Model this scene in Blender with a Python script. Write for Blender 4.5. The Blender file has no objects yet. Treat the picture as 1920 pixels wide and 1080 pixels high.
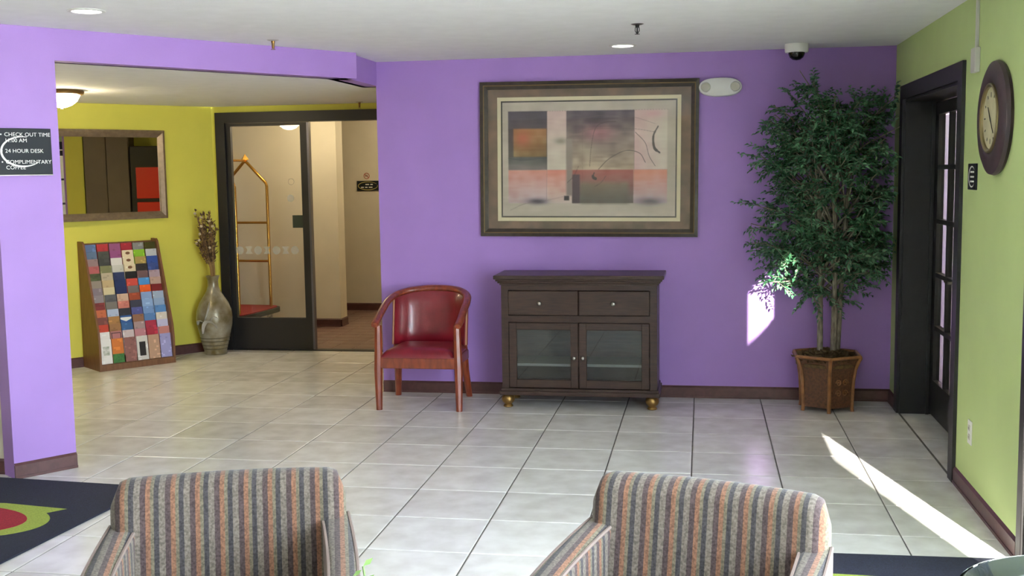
import bpy, bmesh, math, random
import numpy as np
from mathutils import Vector, Matrix

# ------------------------------------------------------------------ camera
SC = bpy.context.scene
COL = SC.collection
PI = math.pi
YAW, PIT, ROL, FPX, CAMH = 0.1704, 0.1031, -0.0143, 2086.37, 1.6019
_F = Vector((-math.sin(YAW) * math.cos(PIT), math.cos(YAW) * math.cos(PIT), -math.sin(PIT)))
_R = Vector((math.cos(YAW), math.sin(YAW), 0))
_U = _R.cross(_F)
_R2 = math.cos(ROL) * _R + math.sin(ROL) * _U
_U2 = -math.sin(ROL) * _R + math.cos(ROL) * _U
cam = bpy.data.cameras.new('camera')
cam.sensor_width = 36.0
cam.lens = 36.0 * FPX / 1920.0
cam.clip_start = 0.05
camo = bpy.data.objects.new('camera', cam)
COL.objects.link(camo)
camo.matrix_world = Matrix(((_R2.x, _U2.x, -_F.x, 0), (_R2.y, _U2.y, -_F.y, 0), (_R2.z, _U2.z, -_F.z, CAMH), (0, 0, 0, 1)))
SC.camera = camo

# ------------------------------------------------------------------ world, sun, exposure
SKY = 31.0
SUN = 95.0
world = bpy.data.worlds.new('sky')
SC.world = world
world.use_nodes = True
bg = world.node_tree.nodes['Background']
bg.inputs[0].default_value = (0.76, 0.88, 1.0, 1)
bg.inputs[1].default_value = SKY
sun = bpy.data.lights.new('sun', 'SUN')
sun.energy = SUN
sun.angle = math.radians(0.6)
sun.color = (1.0, 0.95, 0.86)
suno = bpy.data.objects.new('sun', sun)
COL.objects.link(suno)
SUN_DIR = Vector((-0.24, 1.0, -0.308)).normalized()
suno.rotation_euler = SUN_DIR.to_track_quat('-Z', 'Y').to_euler()
suno.location = (6, -12, 6)
SC.view_settings.view_transform = 'Standard'
SC.view_settings.look = 'None'
SC.view_settings.exposure = 0.0
SC.view_settings.gamma = 1.0
SC.view_settings.use_curve_mapping = False


def portal(x, y, z, rot, sx, sy):
    l = bpy.data.lights.new('window_portal', 'AREA')
    l.shape = 'RECTANGLE'
    l.size, l.size_y = sx, sy
    l.cycles.is_portal = True
    o = bpy.data.objects.new('window_portal', l)
    o.location = (x, y, z)
    o.rotation_euler = rot
    COL.objects.link(o)


# ------------------------------------------------------------------ helpers
def lin(r, g, b):
    f = lambda v: (v / 255) / 12.92 if v / 255 <= 0.04045 else ((v / 255 + 0.055) / 1.055) ** 2.4
    return (f(r), f(g), f(b))


def mat(name, rgb, rough=0.5, metal=0.0, var=0.0, vscale=6.0, bump=0.0, bscale=60.0, spec=0.5, coat=0.0, rgb2=None, emit=None, estr=0.0, stretch=None):
    m = bpy.data.materials.new(name)
    m.use_nodes = True
    nt = m.node_tree
    b = nt.nodes['Principled BSDF']
    col = lin(*rgb)
    b.inputs['Base Color'].default_value = (*col, 1)
    b.inputs['Roughness'].default_value = rough
    b.inputs['Metallic'].default_value = metal
    b.inputs['Specular IOR Level'].default_value = spec
    b.inputs['Coat Weight'].default_value = coat
    tc = nt.nodes.new('ShaderNodeTexCoord')
    src = tc.outputs['Object']
    if stretch:
        mp = nt.nodes.new('ShaderNodeMapping')
        mp.inputs['Scale'].default_value = stretch
        nt.links.new(src, mp.inputs[0])
        src = mp.outputs[0]
    if var > 0 or rgb2:
        n = nt.nodes.new('ShaderNodeTexNoise')
        n.inputs['Scale'].default_value = vscale
        n.inputs['Detail'].default_value = 6
        nt.links.new(src, n.inputs['Vector'])
        r = nt.nodes.new('ShaderNodeValToRGB')
        r.color_ramp.elements[0].position = 0.35
        r.color_ramp.elements[1].position = 0.65
        c2 = lin(*rgb2) if rgb2 else tuple(min(1, v * (1 + var)) for v in col)
        c1 = col if rgb2 else tuple(v * (1 - var) for v in col)
        r.color_ramp.elements[0].color = (*c1, 1)
        r.color_ramp.elements[1].color = (*c2, 1)
        nt.links.new(n.outputs[0], r.inputs[0])
        nt.links.new(r.outputs[0], b.inputs['Base Color'])
    if bump > 0:
        n2 = nt.nodes.new('ShaderNodeTexNoise')
        n2.inputs['Scale'].default_value = bscale
        n2.inputs['Detail'].default_value = 4
        nt.links.new(src, n2.inputs['Vector'])
        bp = nt.nodes.new('ShaderNodeBump')
        bp.inputs['Strength'].default_value = bump
        bp.inputs['Distance'].default_value = 0.004
        nt.links.new(n2.outputs[0], bp.inputs['Height'])
        nt.links.new(bp.outputs[0], b.inputs['Normal'])
    if emit:
        b.inputs['Emission Color'].default_value = (*lin(*emit), 1)
        b.inputs['Emission Strength'].default_value = estr
    return m


def glass(name, tint=(1, 1, 1), ior=1.5, rough=0.0):
    m = bpy.data.materials.new(name)
    m.use_nodes = True
    nt = m.node_tree
    nt.nodes.clear()
    out = nt.nodes.new('ShaderNodeOutputMaterial')
    mx = nt.nodes.new('ShaderNodeMixShader')
    tr = nt.nodes.new('ShaderNodeBsdfTransparent')
    tr.inputs[0].default_value = (*tint, 1)
    gl = nt.nodes.new('ShaderNodeBsdfGlossy')
    gl.inputs['Roughness'].default_value = rough
    # Schlick reflectance, the same from both sides of the thin sheet
    lw_ = nt.nodes.new('ShaderNodeLayerWeight')
    lw_.inputs['Blend'].default_value = 0.5
    pw = nt.nodes.new('ShaderNodeMath')
    pw.operation = 'POWER'
    pw.inputs[1].default_value = 5.0
    nt.links.new(lw_.outputs['Facing'], pw.inputs[0])
    f0 = ((ior - 1) / (ior + 1)) ** 2
    sm = nt.nodes.new('ShaderNodeMath')
    sm.operation = 'MULTIPLY_ADD'
    sm.inputs[1].default_value = 1 - f0
    sm.inputs[2].default_value = f0
    nt.links.new(pw.outputs[0], sm.inputs[0])
    nt.links.new(sm.outputs[0], mx.inputs[0])
    nt.links.new(tr.outputs[0], mx.inputs[1])
    nt.links.new(gl.outputs[0], mx.inputs[2])
    nt.links.new(mx.outputs[0], out.inputs[0])
    return m


class MB:
    """collects shapes into one mesh"""

    def __init__(s):
        s.v, s.f, s.m = [], [], []
        s.mi = 0

    def add(s, vs, fs, M=None):
        o = len(s.v)
        for p in vs:
            p = Vector(p)
            s.v.append(tuple(M @ p) if M is not None else tuple(p))
        for f in fs:
            s.f.append(tuple(i + o for i in f))
            s.m.append(s.mi)
        return s

    def box(s, x0, x1, y0, y1, z0, z1, M=None):
        vs = [(x, y, z) for z in (z0, z1) for y in (y0, y1) for x in (x0, x1)]
        fs = [(0, 2, 3, 1), (4, 5, 7, 6), (0, 1, 5, 4), (2, 6, 7, 3), (0, 4, 6, 2), (1, 3, 7, 5)]
        return s.add(vs, fs, M)

    def rbox(s, x0, x1, y0, y1, z0, z1, r=0.01, seg=2, M=None):
        bm = bmesh.new()
        bmesh.ops.create_cube(bm, size=1.0)
        for v in bm.verts:
            v.co = Vector(((x0 + x1) / 2 + v.co.x * (x1 - x0), (y0 + y1) / 2 + v.co.y * (y1 - y0), (z0 + z1) / 2 + v.co.z * (z1 - z0)))
        bmesh.ops.bevel(bm, geom=list(bm.edges), offset=r, segments=seg, profile=0.5, affect='EDGES')
        bm.verts.index_update()
        s.add([v.co for v in bm.verts], [[v.index for v in f.verts] for f in bm.faces], M)
        bm.free()
        return s

    def prism(s, pts, z0, z1, M=None):
        n = len(pts)
        vs = [(p[0], p[1], z0) for p in pts] + [(p[0], p[1], z1) for p in pts]
        fs = [tuple(range(n - 1, -1, -1)), tuple(range(n, 2 * n))] + [(i, (i + 1) % n, n + (i + 1) % n, n + i) for i in range(n)]
        return s.add(vs, fs, M)

    def lathe(s, prof, seg=24, M=None, cap=True):
        vs, fs = [], []
        k = len(prof)
        for i in range(seg):
            a = 2 * PI * i / seg
            for (r, z) in prof:
                vs.append((r * math.cos(a), r * math.sin(a), z))
        for i in range(seg):
            j = (i + 1) % seg
            for t in range(k - 1):
                fs.append((i * k + t, j * k + t, j * k + t + 1, i * k + t + 1))
        if cap:
            if prof[0][0] > 1e-6:
                fs.append(tuple(i * k for i in range(seg - 1, -1, -1)))
            if prof[-1][0] > 1e-6:
                fs.append(tuple(i * k + k - 1 for i in range(seg)))
        return s.add(vs, fs, M)

    def tube(s, path, r, seg=8, M=None, flat=1.0):
        path = [Vector(p) for p in path]
        n = len(path)
        rs = r if isinstance(r, (list, tuple)) else [r] * n
        up = Vector((0, 0, 1))
        vs, fs = [], []
        prev = None
        for i, p in enumerate(path):
            t = (path[min(i + 1, n - 1)] - path[max(i - 1, 0)]).normalized()
            if prev is None:
                a = t.cross(up)
                if a.length < 1e-3:
                    a = t.cross(Vector((1, 0, 0)))
            else:
                a = prev - t * prev.dot(t)
            a.normalize()
            prev = a
            b = t.cross(a)
            for k in range(seg):
                w = 2 * PI * k / seg
                vs.append(p + a * math.cos(w) * rs[i] + b * math.sin(w) * rs[i] * flat)
        for i in range(n - 1):
            for k in range(seg):
                l = (k + 1) % seg
                fs.append((i * seg + k, i * seg + l, (i + 1) * seg + l, (i + 1) * seg + k))
        fs.append(tuple(range(seg - 1, -1, -1)))
        fs.append(tuple((n - 1) * seg + k for k in range(seg)))
        return s.add(vs, fs, M)

    def build(s, name, m, parent=None, smooth=False, loc=None, rz=0.0, angle=40):
        me = bpy.data.meshes.new(name)
        me.from_pydata(s.v, [], s.f)
        for mm in (m if isinstance(m, (list, tuple)) else [m]):
            me.materials.append(mm)
        if any(s.m):
            me.polygons.foreach_set('material_index', s.m)
        bm = bmesh.new()
        bm.from_mesh(me)
        bmesh.ops.recalc_face_normals(bm, faces=list(bm.faces))
        bm.to_mesh(me)
        bm.free()
        if smooth:
            me.shade_smooth()
            me.set_sharp_from_angle(angle=math.radians(angle))
        me.update()
        o = bpy.data.objects.new(name, me)
        COL.objects.link(o)
        if parent:
            o.parent = parent
        if loc:
            o.location = loc
        o.rotation_euler = (0, 0, rz)
        return o


def RZ(a):
    return Matrix.Rotation(a, 4, 'Z')


def TR(x, y, z):
    return Matrix.Translation((x, y, z))


def empty(name, loc=(0, 0, 0), rz=0.0):
    o = bpy.data.objects.new(name, None)
    o.empty_display_size = 0.1
    COL.objects.link(o)
    o.location = loc
    o.rotation_euler = (0, 0, rz)
    return o


def tag(o, label, cat, group=None):
    o['label'] = label
    o['category'] = cat
    if group:
        o['group'] = group
    return o


def struct(o):
    o['kind'] = 'structure'
    return o


def text_mesh(s, size):
    """centre-line glyph mesh of a string; returns verts, faces, width (built in XY, baseline y=0)"""
    cu = bpy.data.curves.new('glyphs', 'FONT')
    cu.body = s
    cu.size = size
    cu.resolution_u = 3
    ob = bpy.data.objects.new('glyphs', cu)
    COL.objects.link(ob)
    me = ob.to_mesh()
    vs = [tuple(v.co) for v in me.vertices]
    fs = [tuple(p.vertices) for p in me.polygons]
    ob.to_mesh_clear()
    bpy.data.objects.remove(ob)
    bpy.data.curves.remove(cu)
    return vs, fs, (max(v[0] for v in vs) if vs else 0)


def bez(pts, n=24):
    """smooth Catmull-Rom through points"""
    P = [Vector(p) for p in pts]
    P = [P[0] * 2 - P[1]] + P + [P[-1] * 2 - P[-2]]
    out = []
    for i in range(1, len(P) - 2):
        for k in range(n):
            t = k / n
            a, b, c, d = P[i - 1], P[i], P[i + 1], P[i + 2]
            out.append(0.5 * ((2 * b) + (c - a) * t + (2 * a - 5 * b + 4 * c - d) * t * t + (3 * b - a - 3 * c + d) * t ** 3))
    out.append(P[-2])
    return out


random.seed(4)
# ------------------------------------------------------------------ materials
M = {}
M['purple'] = mat('purple_paint', (161, 124, 196), 0.55, var=0.03, vscale=3, bump=0.08, bscale=160)
M['green'] = mat('lime_green_paint', (188, 208, 138), 0.6, var=0.03, vscale=3, bump=0.08, bscale=160)
M['yellow'] = mat('yellow_paint', (214, 206, 82), 0.6, var=0.03, vscale=3, bump=0.08, bscale=160)
M['cream'] = mat('cream_paint', (214, 205, 186), 0.6, var=0.03, vscale=3, bump=0.08, bscale=160)
M['ceil'] = mat('white_ceiling_paint', (244, 244, 245), 0.8, var=0.02, vscale=9, bump=0.25, bscale=90)
M['base'] = mat('dark_red_brown_baseboard', (84, 52, 50), 0.4, var=0.15, vscale=30)
M['grout'] = mat('dark_grout', (92, 88, 84), 0.9, var=0.2, vscale=20)
M['black'] = mat('black_painted_wood', (31, 30, 33), 0.45, var=0.15, vscale=20)
M['blackmetal'] = mat('dark_bronze_aluminium', (44, 42, 42), 0.38, metal=0.2)
M['edge_metal'] = mat('grey_aluminium_edge', (110, 108, 118), 0.3, metal=0.7)
M['darkwood'] = mat('dark_walnut', (62, 42, 33), 0.42, rgb2=(46, 31, 25), vscale=9, stretch=(1, 1, 9), coat=0.1, spec=0.35)
M['redwood'] = mat('cherry_wood', (136, 62, 34), 0.32, rgb2=(108, 44, 24), vscale=10, stretch=(4, 4, 1), coat=0.3)
M['redleather'] = mat('burgundy_leather', (116, 18, 32), 0.3, var=0.12, vscale=12, bump=0.15, bscale=220, coat=0.2)
M['brass'] = mat('aged_brass', (146, 114, 66), 0.4, metal=0.85)
M['gold'] = mat('polished_brass_tube', (196, 150, 70), 0.22, metal=1.0)
M['silver'] = mat('brushed_nickel', (150, 146, 138), 0.36, metal=1.0)
M['white'] = mat('white_plastic', (235, 235, 230), 0.4)
M['offwhite'] = mat('off_white_metal', (205, 203, 196), 0.45)
M['glass'] = glass('clear_glass')
M['pglass'] = glass('picture_glass', ior=1.33)
M['dglass'] = glass('cabinet_glass', tint=(0.86, 0.9, 0.9), ior=1.6)
M['frost'] = mat('frosted_decal', (205, 205, 195), 0.8)
M['frost'].node_tree.nodes['Principled BSDF'].inputs['Alpha'].default_value = 0.35
M['mirror'] = mat('mirror_silvering', (225, 225, 222), 0.01, metal=1.0)
M['pewter'] = mat('pewter_frame', (150, 132, 112), 0.36, metal=0.75, var=0.12, vscale=25)
M['blackplastic'] = mat('black_sign_plastic', (22, 28, 34), 0.5, spec=0.3)
M['lettering'] = mat('white_lettering', (235, 235, 230), 0.5)
M['goldink'] = mat('gold_ink', (206, 190, 110), 0.5)
M['redink'] = mat('red_ink', (170, 60, 50), 0.5)
M['oak'] = mat('brown_laminate', (128, 88, 58), 0.45, rgb2=(112, 74, 46), vscale=8, stretch=(6, 6, 1))
M['pot'] = mat('brown_wicker', (104, 66, 40), 0.6, rgb2=(74, 46, 28), vscale=60, bump=0.6, bscale=140)
M['bamboo'] = mat('tan_bamboo', (148, 100, 56), 0.45, rgb2=(120, 78, 42), vscale=20)
M['moss'] = mat('dry_moss', (104, 84, 50), 0.9, rgb2=(74, 58, 34), vscale=40)
M['bark'] = mat('pale_grey_bark', (146, 138, 120), 0.8, rgb2=(96, 88, 74), vscale=18, stretch=(3, 3, 1), bump=0.5, bscale=50)
M['navy'] = mat('navy_carpet', (30, 34, 52), 0.95, var=0.35, vscale=160, bump=0.6, bscale=400)
M['olive'] = mat('lime_carpet', (150, 166, 70), 0.95, var=0.15, vscale=160, bump=0.6, bscale=400)
M['redcarpet'] = mat('red_carpet', (150, 28, 44), 0.95, var=0.2, vscale=160, bump=0.6, bscale=400)
M['clockwood'] = mat('dark_clock_wood', (62, 44, 46), 0.5, rgb2=(46, 32, 36), vscale=12)
M['clockface'] = mat('aged_cream_dial', (196, 190, 150), 0.6, var=0.1, vscale=14)
M['bulb'] = mat('lit_diffuser', (255, 250, 240), 0.5, emit=(255, 250, 240), estr=14.0)
M['dome'] = mat('lit_frosted_dome', (255, 240, 205), 0.4, emit=(255, 236, 196), estr=85.0)
M['concrete'] = mat('pale_concrete', (226, 222, 214), 0.9, var=0.08, vscale=1)
M['rubber'] = mat('black_rubber', (24, 24, 24), 0.7)
M['dryleaf'] = mat('dried_brown_leaf', (70, 50, 36), 0.8, rgb2=(112, 84, 52), vscale=30)
M['twig'] = mat('dried_tan_stem', (150, 120, 74), 0.8)
M['bud'] = mat('cream_bud', (205, 190, 160), 0.8)
M['greybrown'] = mat('taupe_laminate', (112, 98, 82), 0.6, var=0.05)
M['vendred'] = mat('glossy_red_panel', (214, 46, 34), 0.3)
M['venddark'] = mat('black_vending_body', (36, 30, 30), 0.4)


def tile_mat(name, c1, c2, rough, spec=0.5):
    m = bpy.data.materials.new(name)
    m.use_nodes = True
    nt = m.node_tree
    b = nt.nodes['Principled BSDF']
    oi = nt.nodes.new('ShaderNodeObjectInfo')
    tc = nt.nodes.new('ShaderNodeTexCoord')
    ad = nt.nodes.new('ShaderNodeVectorMath')
    ad.operation = 'ADD'
    cm = nt.nodes.new('ShaderNodeVectorMath')
    cm.operation = 'SCALE'
    cm.inputs['Scale'].default_value = 3.7
    nt.links.new(oi.outputs['Location'], cm.inputs[0])
    nt.links.new(tc.outputs['Object'], ad.inputs[0])
    nt.links.new(cm.outputs[0], ad.inputs[1])
    n = nt.nodes.new('ShaderNodeTexNoise')
    n.inputs['Scale'].default_value = 7
    n.inputs['Detail'].default_value = 5
    n.inputs['Roughness'].default_value = 0.5
    nt.links.new(ad.outputs[0], n.inputs['Vector'])
    ma = nt.nodes.new('ShaderNodeMath')
    ma.operation = 'MULTIPLY_ADD'
    ma.inputs[1].default_value = 0.22
    nt.links.new(oi.outputs['Random'], ma.inputs[0])
    nt.links.new(n.outputs[0], ma.inputs[2])
    r = nt.nodes.new('ShaderNodeValToRGB')
    r.color_ramp.elements[0].position = 0.35
    r.color_ramp.elements[1].position = 0.85
    r.color_ramp.elements[0].color = (*lin(*c1), 1)
    r.color_ramp.elements[1].color = (*lin(*c2), 1)
    nt.links.new(ma.outputs[0], r.inputs[0])
    nt.links.new(r.outputs[0], b.inputs['Base Color'])
    rr = nt.nodes.new('ShaderNodeMapRange')
    rr.inputs['To Min'].default_value = rough * 0.8
    rr.inputs['To Max'].default_value = rough * 1.25
    nt.links.new(n.outputs[0], rr.inputs[0])
    b.inputs['Roughness'].default_value = rough
    b.inputs['Specular IOR Level'].default_value = spec
    bp = nt.nodes.new('ShaderNodeBump')
    bp.inputs['Strength'].default_value = 0.03
    bp.inputs['Distance'].default_value = 0.004
    nt.links.new(n.outputs[0], bp.inputs['Height'])
    nt.links.new(bp.outputs[0], b.inputs['Normal'])
    return m


M['tile'] = tile_mat('beige_ceramic_tile', (206, 203, 198), (236, 235, 232), 0.24)
M['halltile'] = tile_mat('brown_hall_tile', (110, 84, 76), (132, 104, 94), 0.3)


def vcol_mat(name, rough=0.6):
    m = bpy.data.materials.new(name)
    m.use_nodes = True
    nt = m.node_tree
    b = nt.nodes['Principled BSDF']
    a = nt.nodes.new('ShaderNodeVertexColor')
    a.layer_name = 'print'
    nt.links.new(a.outputs[0], b.inputs['Base Color'])
    b.inputs['Roughness'].default_value = rough
    return m


M['print'] = vcol_mat('printed_paper', 0.55)


def stripe_mat(name, axis):
    """woven upholstery with coloured stripes along one object axis"""
    m = bpy.data.materials.new(name)
    m.use_nodes = True
    nt = m.node_tree
    b = nt.nodes['Principled BSDF']
    b.inputs['Roughness'].default_value = 0.95
    b.inputs['Specular IOR Level'].default_value = 0.1
    b.inputs['Sheen Weight'].default_value = 0.15
    tc = nt.nodes.new('ShaderNodeTexCoord')
    sx = nt.nodes.new('ShaderNodeSeparateXYZ')
    nt.links.new(tc.outputs['Object'], sx.inputs[0])
    d = nt.nodes.new('ShaderNodeMath')
    d.operation = 'MULTIPLY_ADD'
    d.inputs[1].default_value = 1 / 0.0665
    d.inputs[2].default_value = 0.41
    nt.links.new(sx.outputs[axis], d.inputs[0])
    fr = nt.nodes.new('ShaderNodeMath')
    fr.operation = 'FRACT'
    nt.links.new(d.outputs[0], fr.inputs[0])
    r = nt.nodes.new('ShaderNodeValToRGB')
    r.color_ramp.interpolation = 'CONSTANT'
    stops = [(0.0, (110, 80, 63)), (0.19, (92, 87, 73)), (0.33, (59, 56, 58)), (0.53, (96, 89, 81)), (0.78, (68, 57, 57))]
    el = r.color_ramp.elements
    el[0].position, el[0].color = stops[0][0], (*lin(*stops[0][1]), 1)
    el[1].position, el[1].color = stops[1][0], (*lin(*stops[1][1]), 1)
    for p, c in stops[2:]:
        e = el.new(p)
        e.color = (*lin(*c), 1)
    nt.links.new(fr.outputs[0], r.inputs[0])
    n = nt.nodes.new('ShaderNodeTexNoise')
    n.inputs['Scale'].default_value = 150
    n.inputs['Detail'].default_value = 2
    nt.links.new(tc.outputs['Object'], n.inputs['Vector'])
    mr = nt.nodes.new('ShaderNodeMapRange')
    mr.inputs['From Min'].default_value = 0.35
    mr.inputs['From Max'].default_value = 0.65
    mr.inputs['To Min'].default_value = 0.7
    mr.inputs['To Max'].default_value = 1.3
    nt.links.new(n.outputs[0], mr.inputs[0])
    vm = nt.nodes.new('ShaderNodeVectorMath')
    vm.operation = 'SCALE'
    nt.links.new(r.outputs[0], vm.inputs[0])
    nt.links.new(mr.outputs[0], vm.inputs['Scale'])
    nt.links.new(vm.outputs[0], b.inputs['Base Color'])
    bp = nt.nodes.new('ShaderNodeBump')
    bp.inputs['Strength'].default_value = 0.3
    bp.inputs['Distance'].default_value = 0.002
    nt.links.new(n.outputs[0], bp.inputs['Height'])
    nt.links.new(bp.outputs[0], b.inputs['Normal'])
    return m


M['stripe_x'] = stripe_mat('striped_upholstery', 0)
M['stripe_y'] = stripe_mat('striped_upholstery_arm', 1)

# ------------------------------------------------------------------ the room shell
H = 2.41
HL = 2.24
D = 7.87
RX = 1.272
T = 0.457
GX, GY = -2.3396, 4.4797
YD = 9.69
A2 = math.radians(54.5)
E0 = (-3.445, 5.59)
A1 = math.radians(52)
K = (-4.44, 9.69)

floor = struct(MB().box(-6.4, RX + 0.25, -1.4, YD - 0.005, -0.08, -0.004).build('floor', M['grout']))
tile_bm = MB()
hw = T / 2 - 0.0035
bv = 0.004
tile_bm.add([(-hw, -hw, -0.004), (hw, -hw, -0.004), (hw, hw, -0.004), (-hw, hw, -0.004),
             (-hw, -hw, -0.0016), (hw, -hw, -0.0016), (hw, hw, -0.0016), (-hw, hw, -0.0016),
             (-hw + bv, -hw + bv, 0), (hw - bv, -hw + bv, 0), (hw - bv, hw - bv, 0), (-hw + bv, hw - bv, 0)],
            [(8, 9, 10, 11)] + [(i, (i + 1) % 4, 4 + (i + 1) % 4, 4 + i) for i in range(4)] + [(4 + i, 4 + (i + 1) % 4, 8 + (i + 1) % 4, 8 + i) for i in range(4)])
tile0 = tile_bm.build('tile', M['tile'], floor)
tile_me = tile0.data
first = True
rest = MB()
TCX, TCY = [], []
for k in range(-9, 9):
    for r in range(-13, 12):
        x0, y0 = GX + k * T, GY + r * T
        x1, y1 = x0 + T, y0 + T
        x1 = min(x1, RX - 0.002)
        y1 = min(y1, YD - 0.03)
        if x1 - x0 < 0.05 or y1 - y0 < 0.03:
            continue
        cx, cy = (x0 + x1) / 2, (y0 + y1) / 2
        # beyond the yellow wall or behind the rear wall
        off = -math.sin(A1) * (cx - K[0]) + math.cos(A1) * (cy - K[1])
        if off > 0.3 or (cx > -1.8 and y0 > D) or cx < -6.2:
            continue
        if y1 < 3.2 or (cx < -3.9 and cy < 5.3):
            if y1 > -1.3:
                rest.box(x0 + 0.0035, x1 - 0.0035, y0 + 0.0035, y1 - 0.0035, -0.004, 0)
            continue
        o = tile0 if first else bpy.data.objects.new('tile', tile_me)
        if not first:
            COL.objects.link(o)
            o.parent = floor
        first = False
        o.location = (cx, cy, 0)
        o.scale = ((x1 - x0) / T, (y1 - y0) / T, 1)
ro = rest.build('tile_field', M['tile'], floor)
ro['kind'] = 'stuff'
for r in range(3, 7):       # the strip of tile in the doorway recess
    y0, y1 = max(GY + r * T, 5.93), min(GY + (r + 1) * T, 7.5)
    if y1 > y0:
        MB().box(RX + 0.008, RX + 0.2, y0 + 0.003, y1 - 0.003, -0.003, -0.0005).build('threshold_tile', M['tile'], floor)

wall_back = struct(MB().box(-2.33, RX + 0.2, D, D + 0.02, 0, H + 0.05).box(-2.316, RX + 0.2, D + 0.02, D + 0.12, 0, H + 0.05).build('wall_back', M['purple']))

# right wall: solid apart from the double door and the glazed entrance
DY0, DY1, DZ = 5.93, 7.50, 2.035
w = MB()
w.box(RX, RX + 0.2, DY1, D, 0, H)
w.box(RX, RX + 0.2, DY0, DY1, DZ, H)
w.box(RX, RX + 0.2, 4.686, DY0, 0, H)
w.box(RX + 0.15, RX + 0.2, 3.98, 4.68, 0, H)
w.box(RX, RX + 0.2, 0.5, 4.68, 2.25, H)
w.box(RX, RX + 0.2, -1.42, 0.5, 0, H)
struct(w.build('wall_right', M['green']))

# left stub wall and the diagonal header
u2 = Vector((math.cos(A2), math.sin(A2), 0))
HLEN = 1.928
w = MB()
w.box(-0.34, 0, 0, 0.14, 0, HL)
w.box(-0.34, HLEN + 0.09, 0, 0.14, HL, H + 0.03)
struct(w.build('wall_left', M['purple'], loc=(E0[0], E0[1], 0), rz=A2))
struct(MB().box(-2.465, -2.325, 7.165, D + 0.12, HL, H + 0.03).build('trim_1', M['purple']))
struct(MB().box(-6.3, -3.74, 5.41, 5.5, 0, HL + 0.3).build('wall_side', M['cream']))
struct(MB().box(-5.7, -5.6, -1.42, 5.41, 0, H).build('wall_far_left', M['cream']))
w = MB()
w.box(-2.9, 0.06, 0.0, 0.1, 0, HL + 0.06)
struct(w.build('wall_yellow', M['yellow'], loc=(K[0], K[1], 0), rz=A1))
struct(MB().box(-6.4, -6.3, 5.41, 7.7, 0, HL + 0.3).build('wall_alcove_end', M['yellow']))
w = MB()
w.box(-2.0, -1.9, 8.08, YD, 0, HL + 0.06)
w.box(-2.34, -1.9, D + 0.12, 8.08, 0, HL + 0.06)
w.box(-2.33, -2.317, D + 0.021, D + 0.12, 0, HL)
struct(w.build('wall_alcove_right', M['yellow']))
# wall that holds the sliding door
w = MB()
w.box(-4.44, -1.9, YD, YD + 0.1, 2.185, HL + 0.2)
w.box(-4.44, -4.395, YD, YD + 0.1, 0, 2.185)
w.box(-2.36, -1.9, YD, YD + 0.1, 0, 2.185)
struct(w.build('wall_doorway', M['yellow']))
# passage behind the sliding door
struct(MB().box(-6.2, -3.79, 11.27, 11.48, 0, H).build('wall_hall', M['cream']))
struct(MB().box(-6.2, -1.9, 12.69, 12.8, 0, H).build('wall_hall_back', M['cream']))
struct(MB().box(-1.9, -1.8, YD + 0.1, 12.69, 0, H).build('wall_hall_right', M['cream']))
struct(MB().box(-6.3, -6.2, YD + 0.1, 12.8, 0, H).build('wall_hall_left', M['cream']))
w = MB()
w.box(-6.3, -4.44, YD + 0.1, YD + 0.2, 0, H)
struct(w.build('wall_hall_front', M['cream']))
struct(MB().box(-6.3, -1.8, YD + 0.1, 12.8, H, H + 0.1).build('ceiling_hall', M['ceil']))
fh = struct(MB().box(-6.3, -1.8, YD, 12.8, -0.08, -0.004).build('floor_hall', mat('pale_grout', (170, 156, 146), 0.8)))
TH = 0.2
th = MB()
h2 = TH / 2 - 0.004
th.add([(-h2, -h2, -0.004), (h2, -h2, -0.004), (h2, h2, -0.004), (-h2, h2, -0.004), (-h2 + .003, -h2 + .003, 0), (h2 - .003, -h2 + .003, 0), (h2 - .003, h2 - .003, 0), (-h2 + .003, h2 - .003, 0)],
       [(4, 5, 6, 7)] + [(i, (i + 1) % 4, 4 + (i + 1) % 4, 4 + i) for i in range(4)])
th0 = th.build('hall_tile', M['halltile'], fh)
first = True
for i in range(13):
    for j in range(15):
        x, y = -4.9 + i * TH, YD + 0.105 + j * TH
        if x < -3.75 and y > 11.2 and not (y > 11.55):
            continue
        o = th0 if first else bpy.data.objects.new('hall_tile', th0.data)
        if not first:
            COL.objects.link(o)
            o.parent = fh
        first = False
        o.location = (x, y, 0)

struct(MB().box(-5.7, RX + 0.2, -1.42, D + 0.12, H, H + 0.1).build('ceiling', M['ceil']))
cb = (E0[0] - 0.34 * u2.x - 0.10 * u2.y, E0[1] - 0.34 * u2.y + 0.10 * u2.x)
ce = (E0[0] + HLEN * u2.x - 0.10 * u2.y, E0[1] + HLEN * u2.y + 0.10 * u2.x)
struct(MB().prism([cb, ce, (-2.42, 7.3), (-2.42, D + 0.06), (-2.3, D + 0.12), (-1.95, D + 0.12), (-1.95, YD), (-4.42, YD), (-6.3, 7.6), (-6.3, 5.45)], HL, HL + 0.06).build('ceiling_alcove', M['ceil']))

# baseboards
BH = 0.085


def baseboard(name, L, loc, rz, x0=0.0):
    b = MB()
    b.box(x0, L, -0.012, 0, 0, BH - 0.012)
    b.add([(x0, -0.012, BH - 0.012), (L, -0.012, BH - 0.012), (L, 0, BH), (x0, 0, BH)], [(0, 1, 2, 3)])
    b.box(x0, L, -0.016, 0, 0, 0.014)
    return struct(b.build(name, M['base'], loc=loc, rz=rz))


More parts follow.
